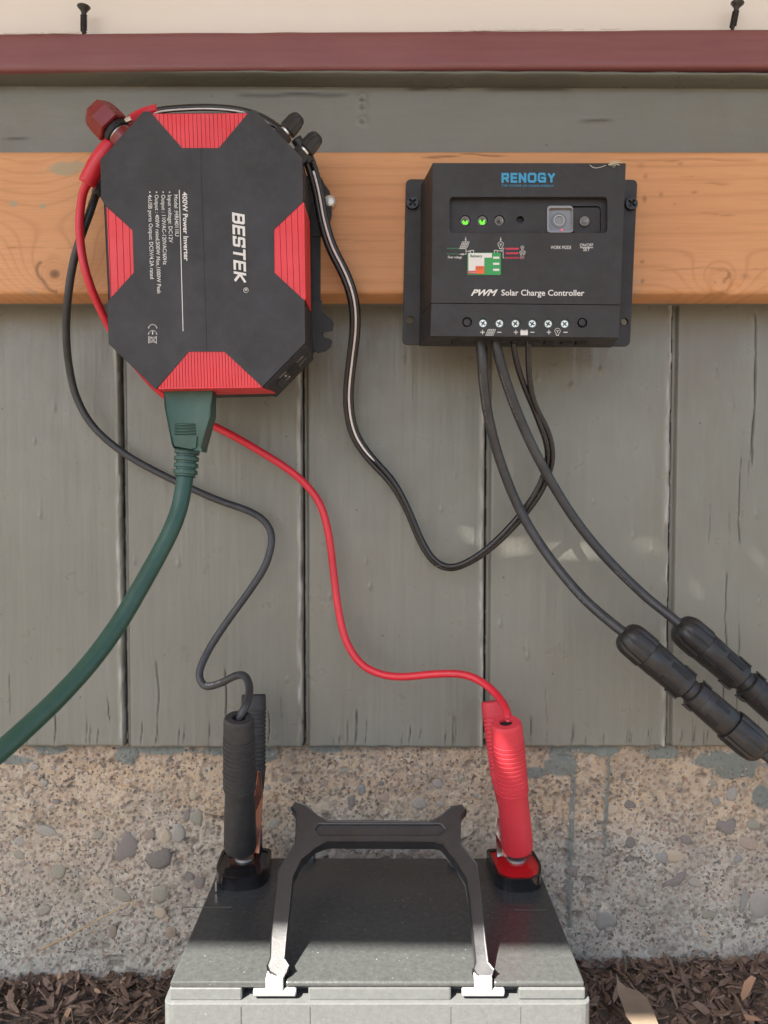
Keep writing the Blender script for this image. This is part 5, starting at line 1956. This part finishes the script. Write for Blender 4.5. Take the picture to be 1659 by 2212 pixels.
# solar cables with their round connectors
def connector(root, start, D0, length_px, angle_deg, k=1.0, D1=None, only=None):
    a = P(start[0], start[1], D0)
    an = math.radians(angle_deg)
    e = P(start[0] + length_px * math.cos(an), start[1] + length_px * math.sin(an), D1 or D0)
    ax = (e - a).normalized()
    s = D0 / F * .2394 * k   # crop pixel -> metres
    ref = Vector((0, -1, 0))
    fl = lambda a_, t: 1 - .075 * (1 if (math.cos(a_ * 8) > .72) else 0)

    def part(name, prof, mat, flute=None, n=42):
        o = MB().lathe(a, ax, [(t * s, r * s) for t, r in prof], n, flute=flute, ref=ref).build(name, mat, root)
        o.data.shade_smooth()
        m = o.modifiers.new('es', 'EDGE_SPLIT')
        m.split_angle = math.radians(32)
        return o
    part('cap_nut', [(-6, 60), (0, 92), (20, 122), (60, 148), (110, 158), (275, 160), (282, 154), (284, 120)], M['conn_black'], fl)
    part('socket_body', [(284, 100), (286, 143), (300, 147), (420, 146), (430, 143), (690, 138), (720, 136), (735, 120), (745, 100)], M['conn_black'])
    part('waist', [(728, 90), (738, 100), (750, 103), (800, 104), (806, 122), (815, 132), (900, 134), (905, 110)], M['conn_black'])
    part('plug_body', [(900, 100), (903, 130), (940, 136), (1210, 140), (1222, 134), (1225, 100)], M['conn_black'])
    part('cap_nut', [(1222, 110), (1226, 158), (1240, 163), (1450, 160), (1520, 148), (1560, 118), (1575, 92), (1585, 60)], M['conn_black'], fl)
    # latch slots
    side = ref.cross(ax).normalized()

    def slot(t0, t1, phi, wd, rad, mat=M['deep'], name='latch_slot', h=1.0):
        n_ = (ref * math.cos(phi) + side * math.sin(phi)).normalized()
        tt = n_.cross(ax).normalized()
        c0 = a + n_ * (rad * s)
        fr = []
        for (t, w_) in ((t0, -wd), (t1, -wd), (t1, wd), (t0, wd)):
            fr.append(c0 + ax * (t * s) + tt * (w_ * s) + n_ * (h * s))
        MB().hexa(fr, [p - n_ * (16 * s) for p in fr]).build(name, mat, root, bevel=.0004, seg=1)
    for ph in (.55, -.62):
        slot(320, 430, ph * 1.1, 17, 149)
        slot(460, 650, ph, 27, 148)
        slot(960, 1100, ph, 23, 141)
    # spring arms standing proud of the waist
    for ph in (1.45, -1.5):
        slot(600, 722, ph, 30, 138, M['conn_black'], 'latch_arm', h=14)
        slot(805, 890, ph, 44, 126, M['conn_black'], 'latch_arm', h=22)
    return a, ax, s


SOL = (('black solar cable on the left, its connector lower and nearest the footing', [(1036, 727, .634), (1041, 770, .634), (1045, 830, .640), (1056, 905, .652), (1080, 995, .665), (1122, 1100, .672), (1180, 1195, .668), (1255, 1287, .650), (1320, 1345, .632), (1356, 1372, .622)], (1346, 1366), .622, 40.8, 400, 1.0, .600),
       ('black solar cable on the right, its connector above the other and cut by the frame', [(1070, 727, .634), (1075, 760, .634), (1090, 815, .640), (1123, 905, .652), (1168, 1000, .664), (1230, 1105, .674), (1300, 1195, .678), (1385, 1280, .672), (1440, 1325, .660), (1478, 1356, .652)], (1466, 1349), .652, 41, 400, 1.0, .640))
for (lab, pts, st, D0, an, ln, k, D1) in SOL:
    root = empty('solar_cable', P(st[0], st[1], D0), lab, 'solar cable', 'solar cables leaving the charge controller')
    cb_, cpts = cable('cable', pts, .0042, M['rubber'], root)
    a, ax, s = connector(root, st, D0, ln, an, k * .99, D1)
    # onward cable beyond the connector, bending down to the ground outside the frame
    e = a + ax * (1575 * s)
    rest = catmull([e - ax * .004, e + ax * .05, e + ax * .11 + Vector((.02, 0, -.03)), e + ax * .15 + Vector((.05, -.02, -.12)), Vector((e.x + .2, e.y - .06, -.50)), Vector((e.x + .45, e.y - .1, -.54))], 6)
    MB().tube(rest, .0042, 12).build('cable', M['rubber'], root, smooth=True)

def cable_print(s_, c, off_len, cap, side, mat, parent, rad):
    """letters set one by one along a cable on the side turned to the camera"""
    acc = [0.0]
    for a_, b_ in zip(c[:-1], c[1:]): acc.append(acc[-1] + (b_ - a_).length)
    mb = MB()
    pos = off_len
    for ch in s_:
        if ch != ' ':
            i = max(0, min(len(c) - 2, int(np.searchsorted(acc, pos)) - 1))
            t = (c[i + 1] - c[i]).normalized()
            p = c[i] + t * (pos - acc[i])
            view = (Vector((0, CAMY, 0)) - p).normalized()
            n = (view - t * view.dot(t)).normalized()
            sd = n.cross(t).normalized()
            nn_ = (n * math.cos(side) + sd * math.sin(side)).normalized()
            upv = t.cross(nn_) * -1
            V_, F_ = text_mesh(ch)
            k_ = cap / CAPH
            mb.add([p + nn_ * (rad + .00012) + t * (v.x * k_) - nn_.cross(t) * (-(v.y - .35) * k_) for v in V_], F_)
        pos += cap * .95
    o = mb.build('cable_print', mat, parent)
    o['kind'] = 'stuff'
    return o


pr_m = plastic('faded_cable_print', (0.22, 0.22, 0.21), .6, gb=0)
for o_ in [o for o in bpy.data.objects if o.name.startswith('solar_cable') and o.type == 'EMPTY']:
    left = 'left' in o_['label']
    cpt = path(SOL[0 if left else 1][1], 8)
    cable_print('PHOTOVOLTAIC TECHNOLOGY CO.,LTD', cpt, .03, .0014, -.55, pr_m, o_, .0042)
    cable_print('AWG 90 C WET OR', cpt, .235, .0014, -.55, pr_m, o_, .0042)
cable_print('E150228 1500', path(bpts, 8), .585, .0016, .5, plastic('white_cable_print', (.5, .5, .5), .6, gb=0), blk, .0033)

# extension cord ---------------------------------------------------------
cord = empty('extension_cord', P(405, 840, .60), 'thick dark green extension cord with its plug pushed into the underside of the inverter', 'extension cord')
DPg = .600
body = [(356.5, 836), (456.9, 836), (455.7, 896), (437, 965), (434, 972), (376, 966), (372, 960), (356.5, 878.6)]
o = MB().poly([[P(u, v, DPg) for u, v in body]], yb(.017)).build('plug_body', M['green'], cord, bevel=.0035, seg=4, angle=25)
o.data.shade_smooth()
rg = MB()
for k, v in enumerate((917, 923.5, 930, 936.5)):
    p0 = P(378, v, DPg); p1 = P(421 + k * .5, v + .4, DPg)
    rg.tube([p0 + Vector((0, -.0002, 0)), (p0 + p1) / 2 + Vector((0, -.0004, 0)), p1 + Vector((0, -.0002, 0))], .00085, 8)
rg.build('grip_ridges', M['green'], cord, smooth=True)
MB().poly([[P(u, v, DPg - .0012) for u, v in [(375, 941), (424, 943), (422, 966), (412, 969), (376, 964)]]], yb(.004)).build('finger_pad', M['green'], cord, bevel=.0010, seg=2)
a = P(405, 966, DPg + .012); b = P(400, 1031, DPg + .010)
ax = b - a
L = ax.length
prof = [(0, .0098)]
for k in range(4):
    t0 = L * (.10 + k * .22)
    prof += [(t0, .0096 - k * .0001), (t0 + .0008, .0098 - k * .0001), (t0 + L * .13, .0098 - k * .0001), (t0 + L * .14, .0078), (t0 + L * .20, .0078)]
prof += [(L * .985, .0088), (L, .0080)]
MB().lathe(a, ax, prof, 24, ell=(1, .85), ref=(1, 0, 0)).build('strain_relief', M['green'], cord, smooth=False)
gp = [(401, 1020, .611), (397, 1050, .608), (388, 1095, .603), (372, 1140, .596), (346, 1192, .588), (308, 1260, .575), (258, 1345, .558), (200, 1425, .538), (130, 1503, .515), (60, 1570, .495), (-10, 1632, .475), (-110, 1712, .45), (-260, 1850, .42), (-420, 2100, .40)]
c = path(gp, 8)
MB().tube(c, [.0066 for _ in c], 20).build('cord', M['green'], cord, smooth=True)

# ------------------------------------------------------------------ battery
ZT = -0.334
bat = empty('battery', (-.004, -.13, ZT - .21), 'black deep cycle battery with a folded carrying handle, its front in bright sun', 'battery')
BX0, BX1 = -.1430, .1340
BYb, BYf = -.050, -.2195


def bxy(pts, z, r=.006, n=4):
    q = roundpoly(pts, r, n)
    return [Vector((p[0], p[1], z)) for p in q]


def U2X(u, D):
    return (u - 829.5) * D / F / .975


nl = (U2X(577.7, .5), U2X(616.4, .5)); nr_ = (U2X(1028, .5), U2X(1067, .5))
wl = (U2X(522.6, .5), U2X(665.5, .5)); wr = (U2X(974.7, .5), U2X(1120.5, .5))
up_ = [(BX0, BYf), (nl[0], BYf), (nl[0], BYf + .012), (nl[1], BYf + .012), (nl[1], BYf), (nr_[0], BYf), (nr_[0], BYf + .012), (nr_[1], BYf + .012), (nr_[1], BYf), (BX1, BYf), (BX1, BYb), (BX0, BYb)]
lo_ = [(BX0, BYf), (wl[0], BYf), (wl[0], BYf + .010), (wl[1], BYf + .010), (wl[1], BYf), (wr[0], BYf), (wr[0], BYf + .010), (wr[1], BYf + .010), (wr[1], BYf), (BX1, BYf), (BX1, BYb), (BX0, BYb)]


def vbox(pts, z1, z0, r):
    return MB().poly([bxy(pts, z1, r)], lambda p: Vector((p.x, p.y, z0)))


def rnd_outer(pts, r):
    """round only the four outside corners"""
    return pts


lidT = MB().poly([[Vector((x, y, ZT)) for x, y in up_]], lambda p: Vector((p.x, p.y, ZT - .0038)))
lidT.build('lid', M['lid'], bat, bevel=.0014, seg=3)
lidL = MB().poly([[Vector((x + (-.0006 if x == BX0 else .0006 if x == BX1 else 0), y - (.0005 if y == BYf else 0), ZT - .0040)) for x, y in lo_]], lambda p: Vector((p.x, p.y, ZT - .0120)))
lidL.build('lid_skirt', M['case'], bat, bevel=.0012, seg=2)
CX0, CX1, CYf = BX0 - .0038, BX1 + .0038, BYf - .0042
case = [(CX0, CYf), (CX1, CYf), (CX1, BYb + .002), (CX0, BYb + .002)]
vbox(case, ZT - .0122, ZT - .215, .007).build('case', M['case'], bat, bevel=.0012, seg=2)
# vertical mould lines on the front of the case
ml = MB()
for u in (519, 668, 972, 1123):
    x = U2X(u, .497)
    ml.box((x - .0004, CYf - .0005, ZT - .2), (x + .0004, CYf + .001, ZT - .0135))
ml.build('mould_line', M['case'], bat)
# shallow label field and lid lines
fld_ = MB()
for (ua, ub, v) in ((395, 500, 1960), (1110, 1180, 1966)):
    p0 = PP(ua, v, (0, 0, ZT), (0, 0, 1)); p1 = PP(ub, v, (0, 0, ZT), (0, 0, 1))
    fld_.box((p0.x, p0.y - .0004, ZT), (p1.x, p0.y + .0004, ZT + .0003))
fld_.build('lid_line', M['case'], bat)
mid = [(U2X(660, .58), BYb - .012), (U2X(1000, .58), BYb - .012), (U2X(1000, .58), BYf + .02), (U2X(660, .58), BYf + .02)]
# terminal housings
def housing(us, mirror, inner_mat, post_c):
    z = ZT + .011
    pts = [PP(u, v, (0, 0, z), (0, 0, 1)) for u, v in us]
    loop = roundpoly([(p.x, p.y) for p in pts], .0075, 6)
    fr = [Vector((p[0], p[1], z)) for p in loop]
    cx = sum(p.x for p in fr) / len(fr); cy = sum(p.y for p in fr) / len(fr)
    inn = [Vector((cx + (p.x - cx) * .88, cy + (p.y - cy) * .88, z)) for p in fr]
    h = MB()
    h.poly([fr, inn], lambda p: Vector((cx + (p.x - cx) * 1.02, cy + (p.y - cy) * 1.02, ZT - .002)), cap=False)
    o = h.build('terminal_housing', M['gloss_black'], bat, bevel=.0009, seg=3)
    o.data.shade_smooth()
    m = o.modifiers.new('es', 'EDGE_SPLIT'); m.split_angle = .6
    MB().poly([[Vector((cx + (p.x - cx) * .885, cy + (p.y - cy) * .885, z - .0010)) for p in fr]], lambda p: Vector((p.x, p.y, ZT))).build('terminal_cover', inner_mat, bat)
    MB().lathe((cx, cy + .014, z - .004), (0, 0, 1), [(0, .0085), (.005, .0078), (.0055, .0001)], 20).build('battery_post', plastic('lead_post', (.35, .34, .33), .4, metallic=.8), bat)


housing([(1048, 1833), (1150, 1833), (1170, 1868), (1168, 1890), (1148, 1899), (1096, 1899), (1072, 1888)], 1, M['gloss_red'], 0)
housing([(482, 1832), (588, 1832), (580, 1874), (558, 1893), (500, 1898), (472, 1891), (466, 1872)], -1, M['gloss_black'], 0)
MB().box((P(469, 1885, .62).x, CAMY + .612, ZT + .001), (P(472.5, 1885, .62).x, CAMY + .616, ZT + .0085)).build('silver_edge', M['chrome'], bat)

# carrying handle lying back over the lid
HK = .72
hp0 = Vector((0, CAMY + .50, -.332))
hn = Vector((0, -HK, 1)).normalized()
hout = [(585, 2025), (592, 1950), (600, 1883), (612, 1862), (638, 1823), (638.7, 1757), (630, 1745), (638, 1734), (662.5, 1740), (686, 1763.6), (710, 1772.5), (930, 1774), (954, 1760.6), (975, 1742.8), (996, 1739.8),
        (1006.5, 1748.7), (996, 1763.6), (995, 1820), (1031.5, 1867.8), (1041, 1950), (1049.4, 2034), (1055, 2078), (1068, 2094), (1064, 2106), (1056, 2112), (1038, 2112), (1030, 2106), (1022, 2094), (1027, 2078),
        (1022.6, 2034), (1015, 1950), (1007.7, 1900.5), (984, 1861.8), (954, 1826), (936.3, 1820), (707, 1819), (680.4, 1829), (650.6, 1858.8), (632.8, 1894.6), (627, 1950), (619, 2025), (615, 2070), (625, 2086), (620, 2100),
        (612, 2108), (594, 2108), (582, 2100), (577, 2086), (583, 2070)]
groove = [(688, 1780), (952, 1780), (962, 1792), (952, 1803), (688, 1803), (680, 1792)]
lo = [PP(u, v, hp0, hn) for u, v in hout]
gr_ = [PP(u, v, hp0, hn) for u, v in groove]
ho = MB().poly([lo, gr_], lambda p: p - hn * .009).build('handle', M['handle'], bat, bevel=.0012, seg=3, angle=30)
MB().poly([[p - hn * .0022 for p in gr_]], lambda p: p - hn * .002).build('handle_groove', M['handle'], bat)
for (ua, ub) in ((1, 0),):
    pass
# flaps behind the ears of the handle
for poly in ([(640, 1760), (650, 1756), (655, 1800), (645, 1832), (640, 1826)], [(994, 1766), (984, 1762), (978, 1800), (988, 1826), (995, 1820)]):
    q = [PP(u, v, hp0 - hn * .012, hn) for u, v in poly]
    MB().poly([q], lambda p: p - hn * .014).build('handle_flap', M['handle'], bat)
# pivot bars in their pockets
for (u0, u1) in ((546, 639), (998.5, 1090.7)):
    za = ZT - .0075
    x0 = U2X(u0, .499); x1 = U2X(u1, .499)
    yy = BYf + .0015
    pv = MB().lathe((x0, yy, za), (1, 0, 0), [(0, .0022), (.0008, .0030), (x1 - x0 - .0008, .0030), (x1 - x0, .0022)], 16).build('pivot_bar', M['pivot'], bat)
    xm = (x0 + x1) / 2
    MB().box((xm - .0060, yy - .0030, za), (xm + .0060, yy + .0055, ZT + .0035)).build('pivot_lug', M['pivot'], bat, bevel=.0010, seg=2)
# small moulded catches at the back edge of the lid
for (u, v) in ((665, 1862), (985, 1870)):
    p = PP(u, v, (0, 0, ZT), (0, 0, 1))
    MB().box((p.x - .006, p.y - .003, ZT - .001), (p.x + .006, p.y + .008, ZT + .006)).build('lid_catch', M['handle'], bat, bevel=.0012)
